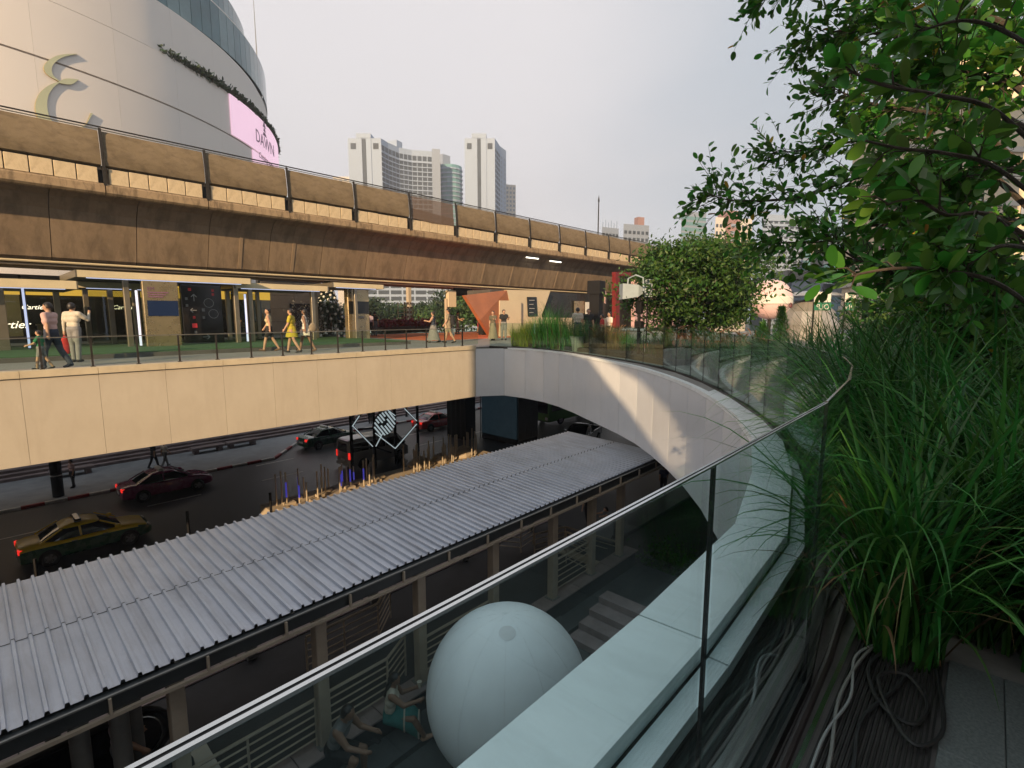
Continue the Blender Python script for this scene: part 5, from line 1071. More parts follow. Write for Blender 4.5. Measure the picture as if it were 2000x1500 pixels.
# ================================================================== PEOPLE
DG = None
def capsule(m_, a, b_, r0, r1, n=10):
    a = Vector(a); b_ = Vector(b_); d = (b_ - a); L_ = d.length or 1e-4; d = d / L_
    ts = [(-r0 * math.cos(t), r0 * math.sin(t)) for t in (.25, .75, 1.2)] + [(0, r0), (L_, r1)] + [(L_ + r1 * math.sin(t), r1 * math.cos(t)) for t in (.4, .85, 1.3)]
    x = d.cross(Vector((0, 0, 1)) if abs(d.z) < .9 else Vector((1, 0, 0))).normalized(); y = d.cross(x)
    m_.loft([[a + d * t + (x * math.cos(2 * math.pi * k / n) + y * math.sin(2 * math.pi * k / n)) * r for k in range(n)] for t, r in ts])
def person(label, loc, face, h=1.70, top='c_white', bottom='c_jean', skin='skin', shoes='c_black', legs=((15, 8), (-15, 12)), arms=((12, 8, 15), (-12, 8, 15)),
           sleeve='short', lower='long', hair='short', dress=None, sit=False, lean=0., head=(0, 0), vox=.02, female=False, group=None, bags=()):
    """legs: (swing, knee bend) left, right; arms: (swing, outward, elbow bend) in degrees"""
    k = h / 1.72; Pm = []; rad = math.radians
    def add(a, b_, r0, r1, z):
        g_b = (1.0 if min(r0, r1) < .028 else (1.15 if z != 'skin' or r0 < .06 else 1.06)); Pm.append((Vector(a), Vector(b_), r0 * g_b, r1 * g_b, z))
    sw = .165 if female else .19; hip = Vector((0, 0, .93)); ln = rad(lean)
    def up(x, y, z):                                     # torso point leaned about the hips
        dz = z - .93; return Vector((x * math.cos(ln) + dz * math.sin(ln), y, .93 + dz * math.cos(ln) - x * math.sin(ln)))
    feet = []
    tz = {'long': ('bottom', 'bottom', 'bottom'), 'shorts': ('bottom', 'skin', 'skin'), 'bare': ('skin', 'skin', 'skin')}[lower]
    for sgn, (sg_, kb) in zip((1, -1), legs):
        a = rad(sg_); b2 = rad(sg_ - kb); hp = hip + Vector((0, .085 * sgn, -.02)); sp = .06 * sgn if sit else .01 * sgn
        kn = hp + Vector((math.sin(a) * .44, sp, -math.cos(a) * .44)); an = kn + Vector((math.sin(b2) * .42, 0, -math.cos(b2) * .42))
        md = hp.lerp(kn, .72)
        fat = .012 if lower == 'long' else 0
        add(hp, md, .088 + fat * .5, .068 + fat, tz[0]); add(md, kn, .064 + fat, .054 + fat, tz[1]); add(kn, kn.lerp(an, .4), .053 + fat, .054 + fat, tz[2]); add(kn.lerp(an, .4), an, .052 + fat, .036 + fat * 1.6, tz[2])
        fd = Vector((math.cos(b2 * .6), 0, math.sin(b2 * .6)));  hl = an + Vector((-.035, 0, -.045)); add(hl, hl + fd * .10 + Vector((0, 0, .0)), .042, .042, 'shoes'); add(hl + fd * .1, hl + fd * .20, .040, .030, 'shoes'); feet.append(min(hl.z, (hl + fd * .2).z) - .04)
    w_ = .9 if female else 1.0
    add(up(0, .06, .95), up(0, -.06, .95), .115 * w_, .115 * w_, 'bottom' if not dress else 'top')
    add(up(0, .055, 1.08), up(0, -.055, 1.08), .10 * w_, .10 * w_, 'top'); add(up(.005, .075, 1.24), up(.005, -.075, 1.24), .112 * w_, .112 * w_, 'top'); add(up(0, .10, 1.36), up(0, -.10, 1.36), .095 * w_, .095 * w_, 'top')
    add(up(0, sw - .04, 1.415), up(0, -sw + .04, 1.415), .062, .062, 'top'); add(up(0, 0, 1.43), up(.015, 0, 1.53), .056, .052, 'skin')
    if female: add(up(.075, .06, 1.27), up(.075, -.06, 1.27), .06, .06, 'top')
    hands = []
    for sgn, (s2, o2, e2) in zip((1, -1), arms):
        sh = up(0, sw * sgn, 1.40); a = rad(s2) + ln * .5; o = rad(o2)
        d1 = Vector((math.sin(a) * math.cos(o), sgn * math.sin(o), -math.cos(a) * math.cos(o))); el = sh + d1 * .28
        a3 = a + rad(e2); o3 = o * .4 if e2 < 40 else -o * .3
        d2 = Vector((math.sin(a3) * math.cos(o3), sgn * math.sin(o3), -math.cos(a3) * math.cos(o3))); wr = el + d2 * .235; sk = {'short': ('top', 'skin', 'skin'), 'long': ('top', 'top', 'top'), 'none': ('skin', 'skin', 'skin')}[sleeve]
        g = .01 if sleeve != 'none' else 0; m1 = sh.lerp(el, .6)
        add(sh, m1, .058 + g, .05 + g * 1.3, sk[0]); add(m1, el, .045 + (g if sleeve == 'long' else 0), .042, sk[1]); add(el, wr, .042, .030, sk[2])
        pm = wr + d2 * .07; add(wr, pm, .030, .034, 'skin'); sx_ = d2.cross(Vector((0, sgn, .2))).normalized(); crl = sx_ * .02
        for j in range(4): b0 = pm + sx_ * (.027 - .018 * j) + d2 * .01; add(b0, b0 + d2 * (.055 + .01 * (j in (1, 2))) + Vector((0, -.02 * sgn, 0)), .0105, .009, 'skin')
        add(wr + d2 * .03 + sx_ * .03, wr + d2 * .075 + sx_ * .058, .012, .010, 'skin'); hands.append(pm + d2 * .04)
    yaw, pit = rad(head[0]), rad(head[1]); hc = up(.02, 0, 1.615)
    def hp_(x, y, z):                                    # head-space point
        x1 = x * math.cos(pit) + z * math.sin(pit); z1 = -x * math.sin(pit) + z * math.cos(pit); return hc + Vector((x1 * math.cos(yaw) - y * math.sin(yaw), x1 * math.sin(yaw) + y * math.cos(yaw), z1))
    add(hp_(-.015, 0, .025), hp_(.0, 0, .03), .090, .086, 'skin'); add(hp_(.025, 0, -.05), hp_(.03, 0, .0), .062, .07, 'skin'); add(hp_(.088, 0, -.012), hp_(.102, 0, -.028), .012, .016, 'skin')
    for sgn in (1, -1): add(hp_(0, .088 * sgn, -.015), hp_(-.005, .09 * sgn, .015), .015, .016, 'skin'); add(hp_(.080, .034 * sgn, .008), hp_(.081, .036 * sgn, .008), .010, .010, 'eye')
    add(hp_(.083, .02, -.062), hp_(.083, -.02, -.062), .010, .010, 'lip')
    z0 = min(feet) if not sit else min(feet)
    zones = ['skin', 'top', 'bottom', 'shoes', 'eye', 'lip']; mats_ = [skin, top, bottom, shoes, 'eye', 'lip']
    m_ = MB()
    for a, b_, r0, r1, z in Pm: capsule(m_, a * k, b_ * k, r0 * k, r1 * k)
    me = m_.mesh('tmp', skin); o = bpy.data.objects.new('tmp', me); COL.objects.link(o); rmod = o.modifiers.new('r', 'REMESH'); rmod.mode = 'VOXEL'; rmod.voxel_size = vox * k; sm = o.modifiers.new('s', 'SMOOTH'); sm.factor = .5; sm.iterations = 2
    bpy.context.view_layer.update(); body = bpy.data.meshes.new_from_object(o.evaluated_get(bpy.context.evaluated_depsgraph_get())); bpy.data.objects.remove(o); bpy.data.meshes.remove(me); body.name = 'person'
    body.materials.clear(); [body.materials.append(M[q]) for q in mats_]
    n_ = len(body.polygons); C_ = np.empty(n_ * 3); body.polygons.foreach_get('center', C_); C_ = C_.reshape(-1, 3); best = np.full(n_, 1e9); idx = np.zeros(n_, int)
    for a, b_, r0, r1, z in Pm:
        A = np.array(a * k); B_ = np.array(b_ * k); d = B_ - A; L2 = d @ d + 1e-9; t = np.clip(((C_ - A) @ d) / L2, 0, 1); dist = np.linalg.norm(C_ - (A + t[:, None] * d), axis=1) - (r0 + (r1 - r0) * t) * k
        upd = dist < best; best[upd] = dist[upd]; idx[upd] = zones.index(z)
    body.polygons.foreach_set('material_index', idx.astype(np.int32)); body.polygons.foreach_set('use_smooth', np.ones(n_, bool)); zs = np.empty(len(body.vertices) * 3); body.vertices.foreach_get('co', zs); zmin = zs[2::3].min() if not sit else min(feet) * k
    body.transform(Matrix.Translation((0, 0, -zmin))); body.update(); off = Vector((0, 0, -zmin))
    P = tag(link('person', body, None, loc, face), label, 'person', group)
    # hair
    hb = MB(); rings = []
    for j in range(9):
        ph = math.pi * j / 8 * .62; rr_ = .102 * math.sin(ph) + .002
        rings.append([(hp_(-.022 + rr_ * math.cos(a) * 1.02 * (.80 if math.cos(a) > .3 and j > 5 else 1), rr_ * math.sin(a), .032 + .100 * math.cos(ph) - (.03 * (1 - math.cos(a)) * (j / 8) ** 2) + (.045 if math.cos(a) > .25 and j > 5 else 0))) * k + off for a in np.linspace(0, 2 * math.pi, 15)[:-1]])
    hb.loft(rings)
    if hair == 'long':
        rg = []
        for z, w2, xx in ((.09, .075, -.03), (.02, .095, -.05), (-.08, .10, -.06), (-.20, .10, -.075), (-.34, .085, -.085), (-.42, .03, -.085)): rg.append([(hp_(xx + .052 * math.cos(a), w2 * math.sin(a), z)) * k + off for a in np.linspace(0, 2 * math.pi, 13)[:-1]])
        hb.loft(rg)
    elif hair == 'bun': hb.ball(hp_(-.11, 0, .07) * k + off, .045 * k, 10, 7)
    hb.build('hair', 'hair', P, smooth=True)
    if hair == 'cap':
        cb = MB(); cb.loft([[hp_(-.02 + r2 * math.cos(a), r2 * math.sin(a), z) * k + off for a in np.linspace(0, 2 * math.pi, 15)[:-1]] for r2, z in ((.108, .05), (.105, .09), (.08, .13), (.02, .146))]); cb.slab([hp_(x, y, .055) * k + off for x, y in ((.06, -.08), (.17, -.05), (.17, .05), (.06, .08))], (0, 0, .012)); cb.build('cap', 'c_black', P)
    if dress:                                             # (material, hem height, hem radius, waist height)
        mt, hem, rad_, wst = dress; rg = []; lg = [l[0] for l in legs]
        for j in range(7):
            t = j / 6; z = wst + (hem - wst) * t; r2 = .125 + (rad_ - .125) * t ** .8
            rg.append([(up(0, 0, z) * (1 if z > .93 else 1) if not sit else Vector((.0, 0, z))) * k + off + Vector((r2 * (1.05 + .25 * t) * math.cos(a), r2 * math.sin(a) * (1 + .06 * math.sin(5 * a) * t), .01 * math.sin(4 * a) * t)) * k for a in np.linspace(0, 2 * math.pi, 21)[:-1]])
        sk_ = MB(); sk_.loft(rg, cap=False); sk_.build('skirt', mt, P, smooth=True)
    P.data.update(); return P, [hh * k + off for hh in hands], off, k
def at_hand(P, pt): return Matrix.Rotation(P.rotation_euler.z, 4, 'Z') @ Vector(pt) + P.location
LFT = HEAD + R(90); RGT = HEAD - R(90); AWAY = HEAD; TOW = HEAD + R(180)
def zz(u, v, z=0): return PZ(u, v, z)
walk = dict(legs=((17, 5), (-15, 14)), arms=((-14, 7, 12), (16, 7, 20)))
walk2 = dict(legs=((-14, 15), (16, 4)), arms=((15, 7, 18), (-13, 7, 10)))
stand = dict(legs=((4, 2), (-4, 4)), arms=((4, 9, 12), (-3, 9, 10)))
def bag(label, matn, loc, s=.16, hgt=.34, cat='bag', nm='shopping_bag'):
    m_ = MB(); m_.loft([[(s * 1.0 * w * math.cos(a), s * .45 * w * math.sin(a), z) for a in np.linspace(0, 2 * math.pi, 13)[:-1]] for z, w in ((-hgt, .55), (-hgt * .9, .9), (-hgt * .4, 1.0), (-hgt * .08, .5), (0, .2))]); m_.tube([(-.03, 0, -.02), (-.02, 0, .06), (.02, 0, .06), (.03, 0, -.02)], .006, 5)
    return tag(m_.build(nm, matn, None, loc, smooth=True), label, cat)
# --- on the footbridge
person('man in a pink polo shirt and dark trousers walking on the footbridge', zz(108, 719), LFT + .15, 1.74, 'c_pink', 'c_navy', shoes='c_navy', head=(15, 8), vox=.016, **walk)
person('small child in a green shirt and grey shorts beside the pink-shirted man', zz(84, 722), LFT + .4, 1.02, 'c_green', 'c_grey', lower='shorts', legs=((14, 6), (-16, 14)), arms=((30, 5, 40), (-10, 8, 10)), vox=.016)
P, hs, off, k = person('man in a white shirt seen from behind, photographing the shops', zz(151, 707), AWAY + .1, 1.76, 'c_offwhite', 'c_grey', sleeve='long', head=(0, -5), legs=((3, 2), (-3, 2)), arms=((-4, 12, 8), (45, 25, 105)), vox=.016)
bag('red bag hanging from the hand of the white-shirted man', 'c_red', at_hand(P, hs[0]) + Vector((0, 0, -.04)), .13, .55)
tag(MB().bbox(-.07, .07, -.012, .012, -.04, .05, .008).build('phone', 'black', None, at_hand(P, hs[1]) + Vector((0, 0, .05)), AWAY), 'dark phone held up by the white-shirted man', 'phone')
person('woman in a pale tank top, shorts and sunglasses walking past', zz(528, 686), LFT + .25, 1.68, 'c_tan', 'c_black', lower='shorts', sleeve='none', hair='bun', shoes='c_brown', female=True, head=(35, 0), vox=.016, **walk)
person('woman in a yellow dress walking beside a friend in white', zz(572, 689), LFT + .1, 1.66, 'c_yellow', 'c_yellow', lower='bare', hair='bun', dress=('c_yellow', .62, .19, 1.06), shoes='c_black', female=True, vox=.016, **walk2)
P, hs, off, k = person('woman in a short white dress walking on the footbridge', zz(599, 687), LFT, 1.66, 'c_white', 'c_white', 'skin_dark', lower='bare', sleeve='none', hair='long', dress=('c_white', .66, .19, 1.06), shoes='c_brown', female=True, vox=.016, **walk)
bag('tan shoulder bag on the woman in the white dress', 'c_khaki', P.location + Vector((.22, -.18, 1.15)), .17, .34)
person('woman in a long black dress standing under the pavilion', zz(467, 664), AWAY, 1.64, 'c_black', 'c_black', hair='long', dress=('c_black', .4, .2, 1.06), female=True, **stand)
person('shopper in a white shirt seen far behind the turf', zz(441, 648), TOW, 1.68, 'c_white', 'c_jean', **stand); person('shopper in grey beside the far white-shirted one', zz(456, 648), TOW - .6, 1.66, 'c_grey', 'c_navy', female=True, hair='long', **stand)
P, hs, off, k = person('woman in a long grey skirt and dark vest walking past the carpet', zz(847, 669), LFT - .1, 1.64, 'c_navy', 'c_grey', sleeve='none', hair='bun', dress=('c_grey', .12, .30, 1.0), female=True, legs=((18, 6), (-16, 12)), arms=((30, 10, 70), (-12, 8, 20)))
P, hs, off, k = person('man in a beige shirt, cap and backpack carrying shopping', zz(877, 670), LFT, 1.76, 'c_khaki', 'c_khaki', lower='shorts', hair='cap', **walk2)
bag('white plastic shopping bag carried by the man in the cap', 'c_white', at_hand(P, hs[1]) + Vector((.05, -.05, -.05)), .17, .42); tag(MB().bbox(-.16, .16, -.11, .11, -.25, .25, .05).build('backpack', 'c_black', None, P.location + Vector((.17, -.12, 1.22)), LFT + R(90)), 'black backpack on the man in the cap', 'backpack')
person('man in a dark shirt and grey trousers standing on the carpet', zz(894, 653), RGT, 1.72, 'c_olive', 'c_grey', head=(0, 25), legs=((6, 4), (-6, 4)), arms=((30, 8, 60), (20, 8, 50)))
person('woman in red shorts and a pale top walking by the booth', zz(937, 651), TOW + .5, 1.62, 'c_tan', 'c_red', lower='shorts', sleeve='none', hair='long', female=True, **walk)
person('woman in a long striped dress standing before the copper booth', zz(963, 665), TOW - .3, 1.66, 'c_olive', 'c_olive', sleeve='short', hair='bun', dress=('c_khaki', .08, .30, 1.02), female=True, legs=((6, 3), (-6, 4)), arms=((40, 12, 60), (-4, 8, 10)))
person('man in black standing with a phone before the copper booth', zz(984, 664), TOW + .3, 1.74, 'c_black', 'c_grey', legs=((4, 3), (-4, 3)), arms=((35, 6, 80), (0, 8, 20)), head=(10, 10))
person('man in a dark shirt looking away beside the brass kiosk', zz(733, 656), AWAY, 1.70, 'c_black', 'c_jean', **stand); person('woman in a pale shirt half hidden behind the brass kiosk', zz(724, 657), AWAY + .3, 1.62, 'c_lilac', 'c_black', hair='bun', female=True, **stand)
person('man in a blue shirt standing by the christmas tree', zz(668, 661), AWAY - .3, 1.7, 'c_blue', 'c_navy', **stand); person('woman in white standing by the silver decoration', zz(645, 661), RGT, 1.6, 'c_white', 'c_brown', hair='long', female=True, **stand)
# --- stage musicians behind the grasses
person('man in a white shirt seen from behind at the booth counter', PD(1128, 640, 26).xy.to_3d(), AWAY, 1.78, 'c_offwhite', 'c_navy', **stand); person('person in black standing beside the counter poster', PD(1149, 640, 26.5).xy.to_3d(), TOW, 1.72, 'c_black', 'c_black', **stand)
person('seated-looking performer in red beside the speaker pillar', PD(1176, 640, 24).xy.to_3d(), LFT, 1.45, 'c_red', 'c_black', **stand); person('performer in a white shirt beside the black speaker pillar', PD(1190, 640, 24).xy.to_3d(), LFT + .4, 1.55, 'c_white', 'c_black', **stand)
person('passer-by in dark shorts behind the curved glass', PD(1300, 655, 21).xy.to_3d(), LFT, 1.66, 'c_black', 'c_olive', lower='shorts', **walk)
person('passer-by in dark trousers behind the curved glass', PD(1332, 655, 22).xy.to_3d(), LFT, 1.68, 'c_grey', 'c_black', **walk2)
# --- terrace level
P, hs, off, k = person('man in a grey tank top and shorts sitting on the walkway edge', (3.5, 7.23, Z_TER + .0), R(-58), 1.78, 'c_tank', 'c_black', 'skin_dark', sleeve='none', lower='shorts', shoes='c_white', sit=True, legs=((82, 84), (86, 120)), arms=((28, 8, 45), (34, 8, 40)), lean=22, head=(-5, 10), vox=.013)
tag(MB().bbox(-.04, .04, -.09, .09, -.006, .006, .003).build('phone', 'black_gloss', None, at_hand(P, hs[0].lerp(hs[1], .5)) + Vector((0, 0, .03)), .4), 'dark phone in the hands of the seated man', 'phone')
st_ = MB(); st_.tube([(.02, .10, 1.42), (.13, .0, 1.25), (.12, -.12, 1.0)], .018, 6)
P2, hs2, off2, k2 = person('long-haired woman in a green patterned skirt sitting by the balloon', (4.55, 7.22, Z_TER + .0), R(-40), 1.66, 'c_offwhite', 'c_teal', 'skin_dark', sleeve='none', lower='bare', hair='long', shoes='skin', sit=True, legs=((84, 88), (88, 60)), arms=((30, 10, 75), (50, 12, 50)), lean=8, head=(-20, 15), female=True, vox=.013)
q = off2.z; rg = []
for x_, w_, zt_, zb_ in ((-.10, .18, 1.02, .80), (.08, .21, 1.06, .72), (.28, .22, 1.04, .60), (.46, .20, 1.0, .45), (.53, .17, .92, .35)):
    rg.append([Vector((x_, w_ * math.cos(a), (zt_ + zb_) / 2 + (zt_ - zb_) / 2 * math.sin(a))) * k2 + off2 for a in np.linspace(0, 2 * math.pi, 15)[:-1]])
sk = MB(); sk.loft(rg, cap=False); sk.build('skirt', 'c_teal', P2, smooth=True)
for j_ in (2, 4):
    hm = MB(); hm.tube([tuple(v_ * 1.0) for v_ in rg[j_]] + [tuple(rg[j_][0])], .016, 5); hm.build('skirt_trim', 'c_offwhite', P2)
tag(MB().lathe([(.03, 0), (.042, .11), (.044, .12)], n=12).build('drink_cup', 'c_offwhite', None, at_hand(P2, hs2[0]) + Vector((0, 0, -.03))), 'small pale drink cup held by the seated woman', 'cup')
person('man in a lilac polo shirt stepping off the escalator', (1.0, 8.55, Z_PLAT + .02), R(0), 1.70, 'c_lilac', 'c_jean', head=(0, 30), legs=((10, 5), (-8, 10)), arms=((15, 8, 30), (10, 8, 30)), vox=.016)
person('person in dark red on the escalator under the canopy', (-.6, 8.6, Z_PLAT - .45), R(180), 1.66, 'c_brown', 'c_black', **stand)
person('man with a rim-lit outline walking under the canopy end', PZ(1148, 1030, Z_ST), R(200), 1.72, 'c_black', 'c_black', **walk); person('person in a grey shirt bending beside the canopy end', PZ(1200, 1050, Z_ST), R(150), 1.70, 'c_grey', 'c_black', lean=45, legs=((5, 4), (-5, 4)), arms=((50, 8, 20), (45, 8, 20)))
person('person in black walking out under the curved wall', PZ(1295, 965, Z_ST), R(30), 1.70, 'c_navy', 'c_black', **walk)
# --- street
person('person in a dark pink shirt by the black bollard on the pavement', (3.7, 39.0, -8.66), R(200), 1.66, 'c_pink', 'c_black', **stand); person('person in white walking on the pavement behind the maroon car', (8.6, 40.0, -8.66), R(20), 1.68, 'c_white', 'c_grey', **walk); person('person in black walking beside the one in white', (8.0, 40.2, -8.66), R(20), 1.72, 'c_black', 'c_black', **walk2)
for i, (x_, y_, c1, lb) in enumerate(((24.0, 42.4, 'c_khaki', 'person in khaki waiting on the pavement behind the frame'), (25.6, 42.2, 'c_white', 'person in white waiting on the pavement behind the frame'), (27.0, 42.6, 'c_black', 'person in black waiting near the red taxi'), (28.2, 42.3, 'c_navy', 'person in navy waiting near the red taxi'), (30.0, 42.6, 'c_grey', 'person in grey waiting past the red taxi'))):
    person(lb, (x_, y_, -8.66), R(190 + 40 * i), 1.68, c1, 'c_black', group='people waiting on the far pavement', **stand)

# ================================================================== PLANTS
def mesh_np(name, V, F, matn, parent=None, loc=None, mi=None, mats_=None):
    k = F.shape[1]; me = bpy.data.meshes.new(name); me.vertices.add(len(V)); me.vertices.foreach_set('co', V.ravel()); me.loops.add(F.size); me.loops.foreach_set('vertex_index', F.ravel().astype(np.int32))
    me.polygons.add(len(F)); me.polygons.foreach_set('loop_start', np.arange(0, F.size, k, dtype=np.int32)); me.polygons.foreach_set('loop_total', np.full(len(F), k, dtype=np.int32))
    for q in (mats_ or [matn]): me.materials.append(M[q])
    if mi is not None: me.polygons.foreach_set('material_index', mi.astype(np.int32))
    me.polygons.foreach_set('use_smooth', np.ones(len(F), bool)); me.update(); me.validate(); return link(name, me, parent, loc)
def blades(n, height, spread, width, seed, base_r=.16, seg=7, droop=1.0, wind=(0, 0)):
    """arching grass blades: keeled strips that rise, bend over and droop"""
    g = np.random.default_rng(seed); az = g.uniform(0, 2 * math.pi, n); L_ = height * g.uniform(.55, 1.25, n); wd_ = width * g.uniform(.5, 1.2, n)
    br = base_r * np.sqrt(g.uniform(0, 1, n)); ba = g.uniform(0, 6.28, n); base = np.stack([br * np.cos(ba), br * np.sin(ba), np.zeros(n)], 1)
    th0 = g.uniform(.03, .40, n) * spread; bend = g.uniform(.5, 2.3, n) * droop; side = np.stack([-np.sin(az), np.cos(az), np.zeros(n)], 1); out = np.stack([np.cos(az), np.sin(az), np.zeros(n)], 1)
    V = np.zeros((n, seg + 1, 3, 3)); p = base.copy(); tw = g.uniform(-.5, .5, n)
    for i in range(seg + 1):
        t = i / seg; th = th0 + bend * t ** 1.7
        w = wd_ * (1 - t ** 2.2) * (.55 + .45 * min(1, t * 4)) + .0008; sd = side * np.cos(tw * t)[:, None] + np.array([0, 0, 1.]) * np.sin(tw * t)[:, None]
        nrm_ = out * np.cos(th)[:, None] - np.array([0, 0, 1.]) * np.sin(th)[:, None]
        V[:, i, 0] = p - sd * (w / 2)[:, None]; V[:, i, 1] = p - nrm_ * (w * .12)[:, None]; V[:, i, 2] = p + sd * (w / 2)[:, None]
        st_ = (L_ / seg)[:, None]; p = p + (out * np.sin(th)[:, None] + np.array([0, 0, 1.]) * np.cos(th)[:, None]) * st_ + np.array([wind[0], wind[1], 0]) * st_ * t
    idx = np.arange(n)[:, None] * (seg + 1) * 3; F = []
    for i in range(seg):
        for c in (0, 1): a = idx + i * 3 + c; F.append(np.concatenate([a, a + 1, a + 4, a + 3], 1))
    return V.reshape(-1, 3), np.concatenate(F)
def clump(label, loc, n, h, w, seed, matn='grass_blade', spread=1., droop=1., dry=.12, plumes=0, group='tall grasses planted along the glass', name='grass_clump', base_r=.16, seg=7, cat='grass', wind=(0, 0)):
    t = thing(name, label, cat, loc, group=group)
    V, F = blades(n, h, spread, w, seed, base_r, seg, droop, wind); mesh_np('blades', V, F, matn, t)
    V, F = blades(int(n * dry) + 3, h * .75, spread * 1.5, w * .7, seed + 500, base_r, seg, droop * 1.15); mesh_np('dry_blades', V, F, 'grass_dry', t)
    g = random.Random(seed)
    for _ in range(plumes):
        a = g.uniform(0, 6.28); hh = h * g.uniform(.95, 1.3); b0 = Vector((.05 * math.cos(a), .05 * math.sin(a), 0)); pts_ = []
        for i in range(10):
            t_ = i / 9; th = .15 + 1.7 * t_ ** 2.5; pts_.append(b0 + Vector((math.cos(a), math.sin(a), 0)) * hh * .45 * t_ ** 2.2 + Vector((0, 0, hh * (t_ - .22 * t_ ** 4))))
        MB().tube(pts_[:7], .003, 4).build('stalk', 'grass_dry', t); MB().tube(pts_[6:], [.004, .013, .014, .004], 6).build('plume', 'plume', t)
    return t
# big near clump and its neighbours
clump('large arching grass clump growing over the cables in the foreground', (2.62, .17, -.02), 310, 1.2, .021, 21, droop=1.15, base_r=.15, seg=11, dry=.12)
clump('dense grass clump right behind the foreground one', (3.05, -.08, -.02), 300, 1.3, .026, 22, dry=.05, seg=9, base_r=.2)
clump('grass clump at the right edge of the frame', (2.85, -.42, -.02), 300, 1.15, .026, 23, dry=.05, seg=9, base_r=.22)
clump('grass clump at the right edge behind the tiles', (3.6, -.5, -.02), 300, 1.45, .025, 24, dry=.05, seg=8, base_r=.25)
rw = [(3.55, .22), (4.15, .36), (4.1, -.1), (4.75, .55), (4.9, .05), (5.45, .80), (5.6, .30), (6.2, 1.1), (6.3, .55), (6.95, 1.42), (7.1, .85), (7.7, 1.85), (7.9, 1.2), (8.5, 2.3), (8.8, 1.55), (9.3, 2.8), (9.7, 2.0), (10.1, 3.3), (10.9, 3.9), (11.6, 4.4)]
desc = ['next to the foreground clump', 'at the bend of the glass', 'just inside the bend of the glass', 'along the second pane after the bend', 'in the inner row after the bend', 'along the third pane after the bend', 'in the inner row by the third pane', 'drooping over the fourth pane', 'in the inner row by the fourth pane', 'drooping over the fifth pane', 'in the inner row by the fifth pane', 'over the sixth pane', 'in the inner row by the sixth pane', 'over the seventh pane', 'in the inner row by the seventh pane', 'over the eighth pane', 'in the inner row by the eighth pane', 'over the ninth pane', 'over the tenth pane', 'over the eleventh pane below the small tree']
for i, (x_, y_) in enumerate(rw):
    far = i > 8; clump('green grass clump ' + desc[i], (x_, y_, -.02), 230 if not far else 240, 1.32 + .3 * random.random() - (.3 if i > 12 else 0), .024 if not far else .017, 40 + i, droop=1.25, dry=.1, seg=7 if not far else 5, base_r=.24, spread=1.15, plumes=0, wind=(-.12, .08))
# purple fountain grass farther along
for i, (u, d_, pl) in enumerate(((1300, 15.5, 5), (1335, 15, 6), (1375, 14.4, 7), (1412, 13.8, 7), (1445, 13.2, 6), (1480, 12.4, 5), (1640, 9, 2), (1760, 8, 3), (1850, 6.5, 3), (1925, 6, 2))):
    p = PD(u, 640, d_); clump('reddish fountain grass with plumes, ' + ['first', 'second', 'third', 'fourth', 'fifth', 'sixth', 'seventh', 'eighth', 'ninth', 'last'][i] + ' along the row right of the small tree', (p.x, p.y, -.02), 200, 1.15, .012, 80 + i, 'grass_dry' if i % 2 == 0 and i < 6 else 'grass_blade', 1.2, 1.0, .6, pl + 3, 'fountain grasses in the plaza planting', 'fountain_grass', .25, 5)
for i, (u, d_) in enumerate(((1525, 11.6), (1490, 12.2))):
    p = PD(u, 640, d_); t = thing('feathery_shrub', ['taller', 'shorter'][i] + ' bright green feathery shrub among the grasses', 'shrub', (p.x, p.y, 0)); gg = np.random.default_rng(i + 3)
    h_ = 1.6 - .35 * i; pp = []
    for _ in range(3600): z_ = gg.uniform(.1, 1) ** .8; r_ = .36 * (1.15 - z_) * math.sqrt(gg.uniform(0, 1)) ; a = gg.uniform(0, 6.28); pp.append((r_ * math.cos(a), r_ * math.sin(a), z_ * h_))
    leaf_cloud('foliage', pp, .07, 'leaf_near', t, 5, .16, 1.2); MB().tube([(0, 0, 0), (0, 0, h_ * .8)], .02, 5).build('stem', 'bark', t)
# planting on the far side of the curve
for i, (u, d_, h_, mt, lb) in enumerate(((1016, 24.5, 1.0, 'grass_sunlit', 'low sunlit yellow tuft at the left end of the planting'), (1034, 24, 1.3, 'grass_sunlit', 'tall sunlit yellow tuft beside the booth'), (1058, 23.2, 1.6, 'grass_blade', 'upright green grass beside the yellow tufts'), (1085, 22.4, 2.0, 'grass_blade', 'tallest upright green grass in front of the booth'), (1112, 21.8, 1.3, 'grass_blade', 'green grass in front of the counter'), (1140, 21, 1.3, 'grass_blade', 'bushy grass before the speaker pillar'), (1172, 20.3, 1.1, 'grass_dry', 'brownish grass by the performers'), (1205, 19.6, 1.1, 'grass_dry', 'plumed grass before the stage opening'), (1235, 18.8, .8, 'grass_blade', 'short grass under the floodlight'), (1285, 17.2, .8, 'grass_blade', 'short grass left of the small tree'))):
    p = PD(u, 660, d_); clump(lb, (p.x, p.y, 0), 420, h_, .022, 120 + i, mt, .9, .8, .15, 6 if mt == 'grass_dry' else 0, 'grasses behind the far curve of glass', 'grass_clump', .42, 5)
for i, (u, d_) in enumerate(((1128, 20.8),)):
    p = PD(u, 660, d_); t = thing('white_pot', 'white plant pot standing behind the far curve of glass', 'pot', (p.x, p.y, 0)); MB().lathe([(.2, 0), (.3, .55), (.33, .6), (.28, .6), (.26, .5)], n=16).build('vessel', 'pot_white', t); MB().lathe([(.27, .48), (.02, .52)], n=12).build('soil', 'soil', t)
b = MB(); b.prism([(17.9, 16), (17.6, 14), (16.6, 11.5), (15.2, 9.0), (13.6, 6.6), (14.6, 6.2), (16.4, 8.8), (18, 11.4), (19.6, 14), (20.4, 16.4)], .001, .16); tag(b.build('planting_bed', 'soil'), 'dark planting bed behind the far curve of glass', 'planting bed')
